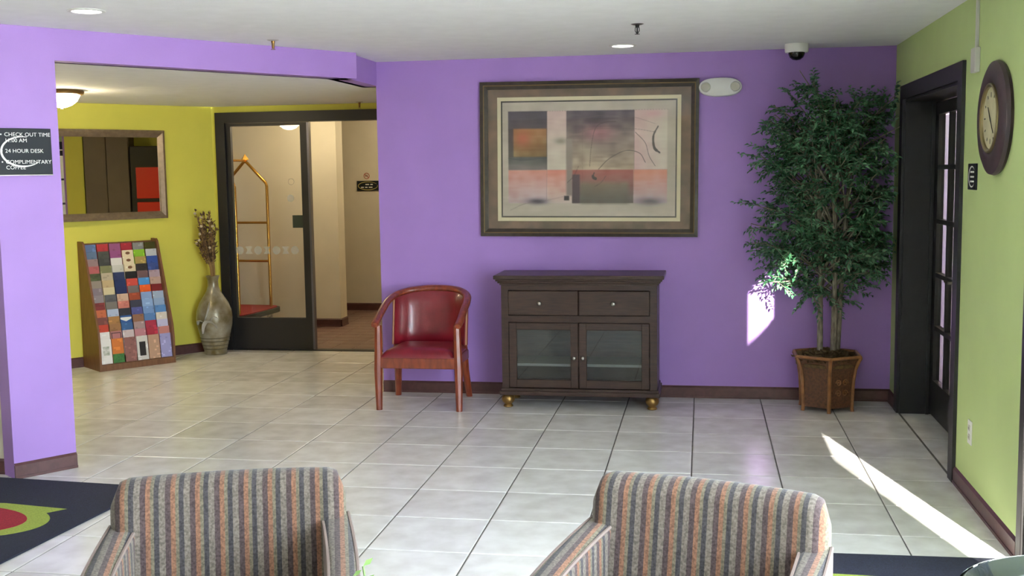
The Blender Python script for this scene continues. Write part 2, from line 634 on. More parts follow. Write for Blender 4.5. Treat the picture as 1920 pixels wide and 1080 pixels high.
baseboard('baseboard_back', RX + 2.33, (-2.33, D, 0), 0)
baseboard('baseboard_left', 0.0, (E0[0], E0[1], 0), A2, -0.34)
baseboard('baseboard_side', 2.5, (-6.25, 5.41, 0), 0)
baseboard('baseboard_yellow', -0.02, (K[0], K[1], 0), A1, -2.6)
baseboard('baseboard_right', 1.243, (RX, 5.93, 0), -PI / 2)
baseboard('baseboard_corner', 0.26, (RX, D, 0), -PI / 2)
baseboard('baseboard_hall', 2.4, (-6.19, 11.27, 0), 0)
baseboard('baseboard_hall_end', 0.21, (-3.79, 11.27, 0), PI / 2)
baseboard('baseboard_hall_back', 4.2, (-6.15, 12.69, 0), 0)

# glazed entrance on the right and front windows (out of the photograph, they let the daylight in)


def window(name, axis, at, a0, a1, z0, z1, mids=(), panel=None):
    e = struct(empty(name, (0, 0, 0)))
    f = MB()
    t = 0.05

    def bx(p0, p1, q0, q1):
        if axis == 'x':
            f.box(at, at + 0.03, p0, p1, q0, q1)
        else:
            f.box(p0, p1, at - 0.07, at, q0, q1)
    bx(a0, a0 + t, z0, z1)
    bx(a1 - t, a1, z0, z1)
    bx(a0 + t, a1 - t, z0, z0 + t)
    bx(a0 + t, a1 - t, z1 - t, z1)
    for m_ in mids:
        bx(a0 + t, a1 - t, m_ - 0.025, m_ + 0.025)
    f.build('frame', M['blackmetal'], e)
    if panel:
        f = MB()
        bx(a0 + t, a1 - t, panel[0], panel[1])
        f.build('panel', M['blackmetal'], e)
    g = MB()
    c = at + 0.015 if axis == 'x' else at - 0.035
    if axis == 'x':
        g.box(c - 0.003, c + 0.003, a0 + t, a1 - t, z0 + t, z1 - t)
    else:
        g.box(a0 + t, a1 - t, c - 0.003, c + 0.003, z0 + t, z1 - t)
    g.build('pane', M['glass'], e)
    return e


window('window_1', 'x', RX + 0.16, 3.10, 3.98, 0.0, 2.25, panel=(0.94, 1.80))  # solid panel added to split the sunbeam into floor streak and wall patch
window('window_2', 'x', RX + 0.16, 2.2, 3.10, 0.0, 2.25, mids=(0.95,))
window('window_3', 'x', RX + 0.16, 1.40, 2.2, 0.0, 2.25)
window('window_4', 'x', RX + 0.16, 0.50, 1.40, 0.0, 2.25)
portal(RX + 0.22, 2.59, 1.12, (0, PI / 2, 0), 2.25, 4.18)
w = MB()
w.box(-5.7, RX + 0.2, -1.42, -1.30, 0, 0.12)
w.box(-5.7, RX + 0.2, -1.42, -1.30, 2.2, H)
for a, b_ in ((-5.7, -5.3), (-3.5, 0.0), (1.15, RX + 0.2)):
    w.box(a, b_, -1.42, -1.30, 0.12, 2.2)
w.box(0.0, 1.15, -1.42, -1.30, 0.12, 2.2)
w.box(-5.3, -3.5, -1.42, -1.30, 0.12, 2.2)
struct(w.build('wall_front', M['cream']))
struct(MB().box(-30, 30, -30, 30, -0.2, -0.1).build('ground', M['concrete']))
struct(MB().box(3.4, 4.64, -10.6, -10.0, -0.1, 7.0).build('sun_blocker_slab', M['concrete']))  # unseen slab added to block sun from most panes and edge the streak
struct(MB().box(-6.4, 2.2, -5.4, -1.42, 2.45, 2.6).build('sun_blocker_canopy', M['ceil']))  # unseen roof added outside to keep high sun out of the lobby

struct(MB().rbox(RX - 0.012, RX + 0.14, 4.615, 4.685, 0, 2.25, 0.004, 1).build('trim_2', M['blackmetal']))

# ------------------------------------------------------------------ right double door with glass panes
door1 = struct(empty('door_1', (RX, 7.5, 0)))
f = MB()
# casing on the wall face, jamb lining in the recess (local y runs towards the camera as negative)
W_ = DY1 - DY0
f.box(-0.018, 0.0, -0.005, 0.095, 0, DZ + 0.085)
f.box(-0.018, 0.0, -W_ - 0.095, -W_ + 0.005, 0, DZ + 0.085)
f.box(-0.018, 0.0, -W_ + 0.005, -0.005, DZ - 0.005, DZ + 0.085)
f.box(0.0, 0.24, -0.02, 0.0, 0, DZ)
f.box(0.0, 0.24, -W_, -W_ + 0.02, 0, DZ)
f.box(0.0, 0.24, -W_ + 0.02, -0.02, DZ - 0.02, DZ)
f.box(0.16, 0.18, -0.035, -0.02, 0, DZ - 0.02)
f.build('door_frame', M['black'], door1)
lw = (W_ - 0.04) / 2
for li in range(2):
    ys = -0.02 - li * lw       # hinge side of this leaf (far one first)
    lf = MB()
    st = 0.09
    zs = [0.24, 0.58, 0.92, 1.26, 1.60, 1.93]
    lf.box(0.185, 0.225, ys - lw + 0.002, ys - lw + st, 0.012, DZ - 0.03)
    lf.box(0.185, 0.225, ys - st, ys - 0.002, 0.012, DZ - 0.03)
    lf.box(0.185, 0.225, ys - lw + st, ys - st, 0.012, zs[0])
    lf.box(0.185, 0.225, ys - lw + st, ys - st, zs[-1], DZ - 0.03)
    leaf = lf.build('door_leaf', M['black'], door1)
    ncol = 2
    cw = (lw - 2 * st) / ncol
    mt = MB()
    for zz in zs[1:-1]:
        mt.box(0.187, 0.223, ys - lw + st, ys - st, zz - 0.014, zz + 0.014)
    for c_ in range(1, ncol):
        yc = ys - st - c_ * cw
        mt.box(0.188, 0.222, yc - 0.014, yc + 0.014, zs[0], zs[-1])
    mt.build('muntin', M['black'], leaf)
    for c_ in range(ncol):
        for k in range(5):
            MB().box(0.203, 0.207, ys - st - (c_ + 1) * cw + 0.012, ys - st - c_ * cw - 0.012, zs[k] + 0.012, zs[k + 1] - 0.012).build('pane', M['dglass'], leaf)
    if li == 0:
        hy = ys - lw + 0.045
        hd = MB()
        hd.lathe([(0.0, 0), (0.026, 0), (0.026, 0.008), (0.012, 0.014), (0.010, 0.05), (0.0, 0.05)], 16, TR(0.185, hy, 0.93) @ Matrix.Rotation(-PI / 2, 4, 'Y'))
        hd.tube([(0.14, hy, 0.93), (0.135, hy + 0.03, 0.93), (0.138, hy + 0.11, 0.928)], [0.011, 0.011, 0.008], 8)
        hd.build('door_handle', M['silver'], leaf, smooth=True)
# the dim room that shows through its panes
w = MB()
w.box(RX + 1.9, RX + 2.0, 5.2, 8.6, 0, H)
w.box(RX + 0.2, RX + 1.9, 8.5, 8.6, 0, H)
w.box(RX + 0.2, RX + 1.9, 5.2, 5.3, 0, H)
w.box(RX + 0.2, RX + 2.0, 5.2, 8.6, H, H + 0.1)
struct(w.build('wall_side_room', M['cream']))
struct(MB().box(RX + 0.25, RX + 1.9, 5.3, 8.5, -0.08, 0.0).build('floor_side_room', M['halltile']))

# ------------------------------------------------------------------ sliding glass door
door2 = struct(empty('door_2', (-4.395, YD, 0)))
f = MB()
f.box(0.0, 0.085, -0.03, 0.10, 0, 2.185)
f.box(0.085, 2.035, -0.03, 0.10, 2.09, 2.185)
f.box(1.95, 2.035, -0.03, 0.10, 0, 2.09)
f.box(0.085, 1.95, -0.004, 0.09, -0.004, 0.004)
f.box(0.06, 0.092, -0.036, -0.03, 0, 2.1)
f.build('door_frame', M['blackmetal'], door2)
lf = MB()
x0, x1 = 0.088, 0.885
lf.box(x0, x0 + 0.045, 0.0, 0.045, 0.008, 2.085)
lf.box(x1 - 0.085, x1 - 0.02, 0.0, 0.045, 0.008, 2.085)
lf.box(x0 + 0.045, x1 - 0.085, 0.0, 0.045, 0.008, 0.30)
lf.box(x0 + 0.045, x1 - 0.085, 0.0, 0.045, 2.06, 2.085)
leaf = lf.build('door_leaf', M['blackmetal'], door2)
MB().box(x1 - 0.02, x1, -0.006, 0.05, 0.008, 2.085).build('edge_strip', M['edge_metal'], leaf)
MB().box(x0 + 0.045, x1 - 0.085, 0.018, 0.026, 0.30, 2.06).build('pane', M['glass'], leaf)
for k in range(4):
    cx = 0.175 + k * 0.178
    MB().lathe([(0.0, 0), (0.038, 0), (0.038, 0.001), (0, 0.001)], 20, TR(cx, 0.017, 0.925) @ Matrix.Rotation(PI / 2, 4, 'X')).build('round_decal', M['frost'], leaf)
    if k < 3:
        q = [(-0.034, -0.034), (0.034, -0.034), (0.014, 0.0), (0.034, 0.034), (-0.034, 0.034), (-0.014, 0.0)]
        MB().prism(q, 0, 0.001, TR(cx + 0.089, 0.017, 0.925) @ Matrix.Rotation(PI / 2, 4, 'X')).build('hourglass_decal', M['frost'], leaf)
MB().box(0.70, 0.80, 0.010, 0.017, 1.13, 1.245).build('lock_plate', mat('dark_green_sticker', (46, 56, 40), 0.5), leaf)
MB().lathe([(0.026, 0), (0.030, 0), (0.030, 0.001), (0.026, 0.001)], 20, TR(0.695, 0.017, 1.55) @ Matrix.Rotation(PI / 2, 4, 'X'), cap=False).build('ring_decal', M['frost'], leaf)
MB().lathe([(0.0, 0), (0.034, 0), (0.034, 0.001), (0.0, 0.001)], 20, TR(0.685, 0.017, 1.40) @ Matrix.Rotation(PI / 2, 4, 'X')).build('round_decal', M['frost'], leaf)

# ------------------------------------------------------------------ ceiling fittings


def downlight(x, y, label):
    e = tag(empty('recessed_light', (x, y, H)), label, 'ceiling light', 'recessed ceiling lights')
    MB().lathe([(0.066, -0.001), (0.070, -0.006), (0.088, -0.004), (0.090, 0.0)], 32, cap=False).build('trim_ring', M['white'], e, smooth=True)
    MB().lathe([(0.0, -0.004), (0.068, -0.003), (0.068, 0.0)], 32, cap=False).build('diffuser', M['bulb'], e, smooth=True)


downlight(-2.937, 5.062, 'round white recessed ceiling light above the purple stub wall with the sign')
downlight(-0.513, 7.33, 'round white recessed ceiling light above the framed abstract picture')


def sprinkler(x, y, z, label, deflect=True):
    e = tag(empty('fire_sprinkler', (x, y, z)), label, 'sprinkler', 'ceiling fire sprinklers')
    MB().lathe([(0.0, -0.006), (0.024, -0.005), (0.036, 0.0)], 24).build('escutcheon', M['offwhite'] if not deflect else M['silver'], e, smooth=True)
    b = MB()
    b.lathe([(0.010, -0.02), (0.012, -0.005)], 12)
    if deflect:
        b.tube([(0.010, 0, -0.018), (0.012, 0, -0.035), (0.004, 0, -0.05)], 0.0025, 6)
        b.tube([(-0.010, 0, -0.018), (-0.012, 0, -0.035), (-0.004, 0, -0.05)], 0.0025, 6)
        b.lathe([(0.004, -0.055), (0.004, -0.018)], 8)
    else:
        b.lathe([(0.008, -0.05), (0.009, -0.02)], 12)
    b.build('sprinkler_body', M['brass'] if not deflect else M['blackmetal'], e, smooth=True)
    MB().lathe([(0.0, -0.057), (0.014, -0.056), (0.014, -0.054), (0.0, -0.053)], 16).build('deflector', M['blackmetal'] if deflect else M['brass'], e, smooth=True)


sprinkler(-0.36, 6.296, H, 'dark ceiling sprinkler with a wide plate in front of the framed picture')
sprinkler(-2.53, 6.42, H, 'brass ceiling sprinkler hanging by the diagonal purple header', False)
sprinkler(-2.968, 9.5, HL, 'small sprinkler on the low alcove ceiling above the dark door frame', False)

e = tag(empty('security_camera', (0.60, 7.58, H)), 'white ceiling security camera with black dome above the leafy tree', 'camera')
MB().lathe([(0.0, -0.055), (0.072, -0.055), (0.076, -0.045), (0.076, 0.0)], 32).build('housing', M['white'], e, smooth=True)
MB().lathe([(0.0, -0.105), (0.025, -0.101), (0.043, -0.087), (0.052, -0.068), (0.053, -0.055)], 32).build('dome', mat('black_glossy_dome', (14, 16, 18), 0.08), e, smooth=True)


def dome_lamp(x, y, z, label):
    e = tag(empty('ceiling_lamp', (x, y, z)), label, 'ceiling lamp', 'flush dome ceiling lamps')
    MB().lathe([(0.150, 0.0), (0.158, -0.012), (0.150, -0.030), (0.130, -0.036)], 36, cap=False).build('rim', M['brass'], e, smooth=True)
    MB().lathe([(0.0, -0.125), (0.03, -0.122), (0.07, -0.106), (0.105, -0.078), (0.128, -0.034)], 36).build('shade', M['dome'], e, smooth=True)
    MB().lathe([(0.0, -0.14), (0.010, -0.134), (0.006, -0.125)], 12).build('finial', M['brass'], e, smooth=True)


dome_lamp(-4.56, 7.46, HL, 'lit frosted dome lamp on the low ceiling beside the purple stub wall')
dome_lamp(-3.0, 11.9, H, 'lit dome lamp on the passage ceiling behind the sliding door')
dome_lamp(-3.9, 10.5, H, 'unseen dome lamp added on the passage ceiling to brighten the wall by the cart')  # extra lamp, hidden above the door head, added to brighten the passage wall
dome_lamp(RX + 1.1, 7.3, H, 'unseen dome lamp added to brighten the room behind the glazed double door')  # unseen lamp added so the room behind the panes is not black

# ------------------------------------------------------------------ emergency light
e = tag(empty('emergency_light', (0.116, D, 2.165)), 'white oval twin-head emergency light on purple wall beside the picture', 'emergency light')


def oval(a, b, n=36):
    pts = []
    for i in range(n):
        t = 2 * PI * i / n
        c, s_ = math.cos(t), math.sin(t)
        pts.append((a * abs(c) ** 0.75 * (1 if c >= 0 else -1), b * abs(s_) ** 0.9 * (1 if s_ >= 0 else -1)))
    return pts


RXM = Matrix.Rotation(PI / 2, 4, 'X')
b = MB()
o1, o2, o3 = oval(0.146, 0.064), oval(0.142, 0.060), oval(0.115, 0.038)
n = 36
vs = [(p[0], p[1], 0.0) for p in o1] + [(p[0], p[1], 0.035) for p in o1] + [(p[0], p[1], 0.052) for p in o2] + [(p[0], p[1], 0.066) for p in o3]
fs = [(r * n + i, r * n + (i + 1) % n, (r + 1) * n + (i + 1) % n, (r + 1) * n + i) for r in range(3) for i in range(n)] + [tuple(range(3 * n, 4 * n))]
b.add(vs, fs, RXM)
b.build('housing', M['white'], e, smooth=True)
for sx in (-1, 1):
    hd = MB().lathe([(0.034, 0.045), (0.036, 0.062), (0.030, 0.070), (0.026, 0.066), (0.0, 0.058)], 24, TR(sx * 0.098, 0, 0) @ RXM).build('lamp_head', M['offwhite'], e, smooth=True)
    MB().lathe([(0.0, 0.0705), (0.028, 0.070), (0.029, 0.067)], 24, TR(sx * 0.098, 0, 0) @ RXM, cap=False).build('lens', M['silver'], hd, smooth=True)

# ------------------------------------------------------------------ framed abstract picture
px0, px1, pz0, pz1 = -1.570, -0.034, 1.146, 2.236
pic = tag(empty('framed_picture', ((px0 + px1) / 2, D, pz0)), 'large dark framed abstract print under glass on the purple wall', 'picture')
pic.rotation_euler = (0, math.radians(0.5), 0)
PW, PH = px1 - px0, pz1 - pz0


def ring(x0, x1, z0, z1, t, y0, y1, y2=None):
    """mitred rectangular moulding, outer rectangle given, width t, from y0 (wall) to y1 (front) with inner depth y2"""
    y2 = y1 if y2 is None else y2
    b = MB()
    O = [(x0, z0), (x1, z0), (x1, z1), (x0, z1)]
    I = [(x0 + t, z0 + t), (x1 - t, z0 + t), (x1 - t, z1 - t), (x0 + t, z1 - t)]
    vs = [(p[0], y0, p[1]) for p in O] + [(p[0], y1, p[1]) for p in O] + [(p[0], y2, p[1]) for p in I] + [(p[0], y0, p[1]) for p in I]
    fs = [(r * 4 + i, r * 4 + (i + 1) % 4, (r + 1) * 4 + (i + 1) % 4, (r + 1) * 4 + i) for r in range(3) for i in range(4)]
    return b.add(vs, fs)


hx = PW / 2
M['pframe'] = mat('dark_bronze_moulding', (58, 48, 36), 0.35, rgb2=(44, 36, 28), vscale=30, coat=0.3)
M['pgold'] = mat('dull_gold_line', (120, 98, 62), 0.4, metal=0.4)
fr = ring(-hx, hx, 0, PH, 0.024, 0, -0.036, -0.042).build('frame', M['pframe'], pic)
ring(-hx + 0.024, hx - 0.024, 0.024, PH - 0.024, 0.006, 0, -0.036, -0.032).build('gold_line', M['pgold'], fr)
ring(-hx + 0.030, hx - 0.030, 0.030, PH - 0.030, 0.024, 0, -0.032, -0.018).build('inner_moulding', M['pframe'], fr)
M['bmat'] = mat('mottled_brown_mount', (124, 98, 78), 0.7, rgb2=(98, 84, 66), vscale=9)
MB().box(-hx + 0.05, hx - 0.05, -0.008, -0.001, 0.05, PH - 0.05).build('mount', M['bmat'], pic)
M['cmat'] = mat('cream_mount', (214, 202, 166), 0.7)
ring(-hx + 0.122, hx - 0.122, 0.108, PH - 0.108, 0.026, -0.008, -0.012).build('cream_band', M['cmat'], pic)
ring(-hx + 0.148, hx - 0.148, 0.134, PH - 0.134, 0.010, -0.008, -0.0095).build('dark_band', M['pframe'], pic)
# the print itself: colours given by a function over the sheet, in the sheet's own millimetre-like units
NXg, NYg = 330, 225
CX0, CX1, CY0, CY1 = 193.0, 1265.0, 207.0, 905.0
gx_, gy_ = np.meshgrid(np.linspace(CX0, CX1, NXg), np.linspace(CY0, CY1, NYg))
rng = np.random.RandomState(3)


def smooth_noise(nx, ny):
    g = rng.rand(ny + 2, nx + 2)
    u = (gx_ - CX0) / (CX1 - CX0) * nx
    v = (gy_ - CY0) / (CY1 - CY0) * ny
    i, j = np.minimum(u.astype(int), nx), np.minimum(v.astype(int), ny)
    fu, fv = u - i, v - j
    fu, fv = fu * fu * (3 - 2 * fu), fv * fv * (3 - 2 * fv)
    return (g[j, i] * (1 - fu) + g[j, i + 1] * fu) * (1 - fv) + (g[j + 1, i] * (1 - fu) + g[j + 1, i + 1] * fu) * fv


nz = smooth_noise(9, 7) * 0.5 + smooth_noise(28, 18) * 0.3 + smooth_noise(14, 60) * 0.2
img = np.zeros((NYg, NXg, 3))
img[:] = (186, 174, 156)
img += (nz[..., None] - 0.5) * 34


def reg(x0, x1, y0, y1, c, c2=None, horiz=False, amt=30, soft=5.0):
    """rectangle with an optional gradient from c to c2"""
    a = np.clip((gx_ - x0) / soft + 0.5, 0, 1) * np.clip((x1 - gx_) / soft + 0.5, 0, 1) * np.clip((gy_ - y0) / soft + 0.5, 0, 1) * np.clip((y1 - gy_) / soft + 0.5, 0, 1)
    t = np.clip(((gx_ - x0) / (x1 - x0)) if horiz else ((gy_ - y0) / (y1 - y0)), 0, 1)[..., None]
    t = np.clip(t + (nz[..., None] - 0.5) * 0.5, 0, 1)
    colr = np.array(c) * (1 - t) + np.array(c2 if c2 else c) * t + (nz[..., None] - 0.5) * amt
    img[:] = img * (1 - a[..., None]) + colr * a[..., None]


def blob(cx, cy, rx, ry, c, k=1.0):
    a = np.exp(-(((gx_ - cx) / rx) ** 2 + ((gy_ - cy) / ry) ** 2) * 1.5) * k * (0.6 + 0.8 * nz)
    a = np.clip(a, 0, 1)[..., None]
    img[:] = img * (1 - a) + np.array(c) * a


def stroke(pts, w_, c, dash=0.0):
    ps = bez([(p[0], p[1], 0) for p in pts], 30)
    dm = np.full(gx_.shape, 1e9)
    for i, p in enumerate(ps):
        if dash and rng.rand() < dash:
            continue
        dm = np.minimum(dm, np.hypot(gx_ - p.x, gy_ - p.y) - (w_[min(len(w_) - 1, int(i / len(ps) * len(w_)))] if isinstance(w_, list) else w_))
    a = np.clip(0.5 - dm / 3.0, 0, 1)[..., None] * 0.92
    img[:] = img * (1 - a) + np.array(c) * a


reg(230, 1215, 262, 825, (178, 150, 140), (186, 170, 160))
reg(230, 475, 262, 372, (74, 64, 74), (84, 74, 78))
reg(230, 475, 368, 545, (70, 60, 62), (84, 76, 66))
reg(262, 472, 368, 540, (158, 108, 62), (132, 106, 62), amt=70, soft=9)
blob(320, 430, 60, 60, (184, 88, 62), 0.7)
reg(230, 475, 543, 622, (82, 84, 78), (120, 110, 104))
reg(475, 595, 262, 620, (206, 176, 168), (204, 194, 172))
blob(560, 445, 50, 25, (140, 132, 112), 0.8)
reg(595, 1015, 262, 620, (80, 66, 76), (186, 166, 138), amt=60)
blob(790, 400, 110, 60, (196, 128, 132), 0.75)
blob(720, 500, 80, 60, (176, 160, 134), 0.6)
reg(1015, 1215, 262, 620, (206, 172, 166), (208, 198, 180), horiz=True)
blob(1130, 285, 80, 30, (204, 150, 152), 0.7)
reg(230, 475, 622, 825, (196, 130, 112), (186, 170, 170))
reg(475, 630, 622, 825, (200, 122, 104), (196, 182, 170))
reg(630, 1010, 622, 825, (160, 88, 76), (92, 84, 74), amt=60)
reg(680, 980, 700, 825, (122, 102, 80), (84, 80, 68), soft=30)
reg(595, 632, 430, 780, (150, 138, 124), (130, 116, 108), soft=14)
reg(632, 678, 650, 825, (84, 60, 64), (64, 48, 54), soft=9)
reg(1010, 1215, 622, 825, (204, 136, 112), (184, 166, 170))
blob(1110, 815, 90, 26, (88, 78, 84), 0.9)
blob(410, 815, 80, 22, (70, 62, 70), 0.9)
reg(580, 612, 780, 808, (54, 46, 48))
dk = (58, 46, 44)
stroke([(472, 262), (473, 520), (470, 800)], 1.2, dk)
stroke([(695, 315), (694, 520), (695, 735)], 0.8, (90, 74, 66), 0.3)
stroke([(1013, 262), (1014, 520), (1012, 770)], 1.0, dk)
stroke([(230, 262), (700, 262), (1215, 261)], 1.2, dk)
stroke([(480, 621), (800, 621), (1215, 620)], 1.2, (190, 120, 92))
stroke([(230, 548), (330, 560), (470, 545)], 1.6, (64, 70, 70))
stroke([(740, 602), (750, 480), (775, 370), (830, 335), (900, 330)], 1.4, dk)
stroke([(615, 348), (720, 305), (850, 292), (1000, 303), (1140, 346)], 1.2, (110, 92, 84))
stroke([(635, 402), (760, 375), (900, 372), (1020, 376), (1140, 396)], 1.2, (100, 84, 76))
stroke([(795, 618), (860, 555), (960, 507), (1045, 522), (1082, 578)], 1.9, dk)
stroke([(1020, 396), (1080, 460), (1105, 540), (1142, 600)], 1.6, dk)
stroke([(1158, 362), (1130, 420), (1136, 490), (1168, 520)], [3.5, 5, 6, 7, 8, 5], (50, 42, 36))
stroke([(768, 640), (760, 665), (776, 676)], [3, 7, 9], (44, 34, 34))
stroke([(840, 660), (810, 700), (770, 725)], 1.4, dk, 0.25)
stroke([(670, 600), (640, 660), (600, 700)], 1.2, dk, 0.2)
stroke([(240, 870), (330, 830), (450, 812), (600, 780)], 1.2, (110, 100, 96), 0.1)
img = np.clip(img, 8, 245) / 255.0
linr = np.where(img <= 0.04045, img / 12.92, ((img + 0.055) / 1.055) ** 2.4)
X0, X1 = -hx + 0.158, hx - 0.158
Z0, Z1 = 0.144, PH - 0.144
me = bpy.data.meshes.new('print')
xs, zs = np.meshgrid(np.linspace(X0, X1, NXg), np.linspace(Z1, Z0, NYg))
vv = np.stack([xs, np.full_like(xs, -0.009), zs], -1).reshape(-1, 3)
idx = np.arange(NXg * NYg).reshape(NYg, NXg)
qf = np.stack([idx[:-1, :-1], idx[1:, :-1], idx[1:, 1:], idx[:-1, 1:]], -1).reshape(-1, 4)
me.from_pydata(vv.tolist(), [], qf.tolist())
ca = me.color_attributes.new('print', 'FLOAT_COLOR', 'POINT')
ca.data.foreach_set('color', np.concatenate([linr.reshape(-1, 3), np.ones((NXg * NYg, 1))], 1).astype(np.float32).ravel())
me.materials.append(M['print'])
po = bpy.data.objects.new('print', me)
COL.objects.link(po)
po.parent = pic
MB().box(-hx + 0.053, hx - 0.053, -0.020, -0.0175, 0.053, PH - 0.053).build('glass_pane', M['pglass'], pic)

# ------------------------------------------------------------------ dark cabinet
cab = tag(empty('sideboard_cabinet', (-0.823, 7.40, 0)), 'dark walnut sideboard with two drawers and two glass doors below the picture', 'cabinet')
WD = M['darkwood']
hw_ = 0.527
b = MB()
b.box(-hw_, -hw_ + 0.03, 0.02, 0.385, 0.10, 0.845)
b.box(hw_ - 0.03, hw_, 0.02, 0.385, 0.10, 0.845)
b.box(-hw_ + 0.03, hw_ - 0.03, 0.37, 0.385, 0.10, 0.845)
b.box(-hw_ + 0.03, hw_ - 0.03, 0.02, 0.37, 0.10, 0.13)
b.box(-hw_ + 0.03, hw_ - 0.03, 0.04, 0.37, 0.60, 0.62)
b.box(-hw_ + 0.03, hw_ - 0.03, 0.04, 0.37, 0.83, 0.845)
# face frame
b.box(-hw_, -hw_ + 0.048, 0.004, 0.02, 0.13, 0.845)
b.box(hw_ - 0.048, hw_, 0.004, 0.02, 0.13, 0.845)
b.box(-hw_ + 0.048, hw_ - 0.048, 0.004, 0.02, 0.81, 0.845)
b.box(-hw_ + 0.048, hw_ - 0.048, 0.004, 0.02, 0.592, 0.636)
b.build('body', WD, cab)
b = MB()
for (y_, h0, h1, ox) in ((0.0, 0.845, 0.858, 0.010), (-0.012, 0.858, 0.872, 0.022), (-0.024, 0.872, 0.886, 0.034), (-0.034, 0.886, 0.912, 0.046)):
    b.rbox(-hw_ - ox, hw_ + ox, y_ - 0.006, 0.395, h0, h1, 0.004, 2)
b.build('top', WD, cab)
b = MB()
b.rbox(-hw_ - 0.018, hw_ + 0.018, -0.014, 0.395, 0.088, 0.118, 0.005, 2)
b.rbox(-hw_ - 0.008, hw_ + 0.008, -0.005, 0.39, 0.116, 0.136, 0.004, 2)
b.build('plinth', WD, cab)
for sx in (-1, 1):
    d = MB()
    xa, xb = (-hw_ + 0.050, -0.002) if sx < 0 else (0.002, hw_ - 0.050)
    d.rbox(xa, xb, -0.004, 0.02, 0.640, 0.806, 0.004, 1)
    dr = d.build('drawer', WD, cab)
    kx = -0.262 if sx < 0 else 0.236
    MB().lathe([(0.0, 0.024), (0.010, 0.022), (0.0155, 0.015), (0.012, 0.008), (0.006, 0.0)], 20, TR(kx, -0.004, 0.722) @ RXM).build('knob', M['silver'], dr, smooth=True)
    d = MB()
    xa, xb = (-hw_ + 0.052, -0.0025) if sx < 0 else (0.0025, hw_ - 0.052)
    za, zb, st = 0.142, 0.588, 0.052
    d.rbox(xa, xa + st, -0.004, 0.018, za, zb, 0.003, 1)
    d.rbox(xb - st, xb, -0.004, 0.018, za, zb, 0.003, 1)
    d.rbox(xa + st - 0.003, xb - st + 0.003, -0.003, 0.017, za, za + 0.056, 0.003, 1)
    d.rbox(xa + st - 0.003, xb - st + 0.003, -0.003, 0.017, zb - 0.048, zb, 0.003, 1)
    do = d.build('door', WD, cab)
    MB().box(xa + st - 0.002, xb - st + 0.002, 0.006, 0.010, za + 0.054, zb - 0.046).build('pane', M['dglass'], do)
    kx = -0.030 if sx < 0 else 0.030
    MB().lathe([(0.0, 0.024), (0.009, 0.022), (0.0135, 0.015), (0.010, 0.008), (0.006, 0.0)], 20, TR(kx, -0.004, 0.352) @ RXM).build('knob', M['silver'], do, smooth=True)
MB().box(-hw_ + 0.03, hw_ - 0.03, 0.05, 0.37, 0.282, 0.300).build('shelf', mat('grey_shelf', (122, 116, 112), 0.5), cab)
for sx in (-1, 1):
    for yy in (0.03, 0.34):
        MB().lathe([(0.026, 0.0), (0.034, 0.006), (0.030, 0.016), (0.024, 0.022), (0.040, 0.038), (0.047, 0.056), (0.042, 0.074), (0.028, 0.088)], 24, TR(sx * (hw_ - 0.035), yy, 0)).build('foot', M['brass'], cab, smooth=True)

# ------------------------------------------------------------------ red barrel chair
ch = tag(empty('barrel_armchair', (-1.905, 7.24, 0)), 'cherry wood barrel armchair with burgundy leather seat against the purple wall', 'chair')
RW = M['redwood']
# front posts (leg and arm support in one), slightly tapered
for sx, xx in ((-1, -0.275), (1, 0.285)):
    MB().tube([(xx, 0.0, 0.0), (xx, 0.0, 0.28), (xx - sx * 0.004, 0.0, 0.42), (xx - sx * 0.006, 0.0, 0.585)], [0.022, 0.030, 0.028, 0.024], 8).build('leg', RW, ch, smooth=True)
    bx = -0.262 if sx < 0 else 0.228
    MB().tube([(bx + sx * 0.02, 0.515, 0.0), (bx + sx * 0.004, 0.47, 0.2), (bx, 0.44, 0.40), (bx + sx * 0.01, 0.455, 0.70)], [0.022, 0.027, 0.027, 0.020], 8).build('leg', RW, ch, smooth=True)
b = MB()
b.rbox(-0.262, 0.272, -0.018, 0.010, 0.290, 0.362, 0.004, 1)
b.rbox(-0.268, -0.244, 0.0, 0.44, 0.290, 0.356, 0.004, 1)
b.rbox(0.240, 0.264, 0.0, 0.44, 0.290, 0.356, 0.004, 1)
b.rbox(-0.25, 0.25, 0.425, 0.45, 0.290, 0.356, 0.004, 1)
b.build('seat_rail', RW, ch)
# upholstered seat, domed
vs, fs = [], []
NS = 14
for j in range(NS + 1):
    for i in range(NS + 1):
        u, v = i / NS, j / NS
        x = -0.258 + u * 0.522
        y = -0.012 + v * 0.44
        e_ = min(u, 1 - u, v, 1 - v) * 2
        z = 0.368 + 0.060 * (1 - (1 - min(1, e_ * 1.9)) ** 2) ** 0.5
        vs.append((x * (1 - 0.06 * v), y, z))
for j in range(NS):
    for i in range(NS):
        q = j * (NS + 1) + i
        fs.append((q, q + 1, q + NS + 2, q + NS + 1))
rim = [i for i in range(NS + 1)] + [(j + 1) * (NS + 1) - 1 for j in range(1, NS + 1)] + [NS * (NS + 1) + i for i in range(NS - 1, -1, -1)] + [j * (NS + 1) for j in range(NS - 1, 0, -1)]
o_ = len(vs)
for i in rim:
    vs.append((vs[i][0], vs[i][1], 0.355))
for k in range(len(rim)):
    fs.append((rim[k], rim[(k + 1) % len(rim)], o_ + (k + 1) % len(rim), o_ + k))
MB().add(vs, fs).build('seat', M['redleather'], ch, smooth=True)
# the rail: from the front posts sweeping up and round the back


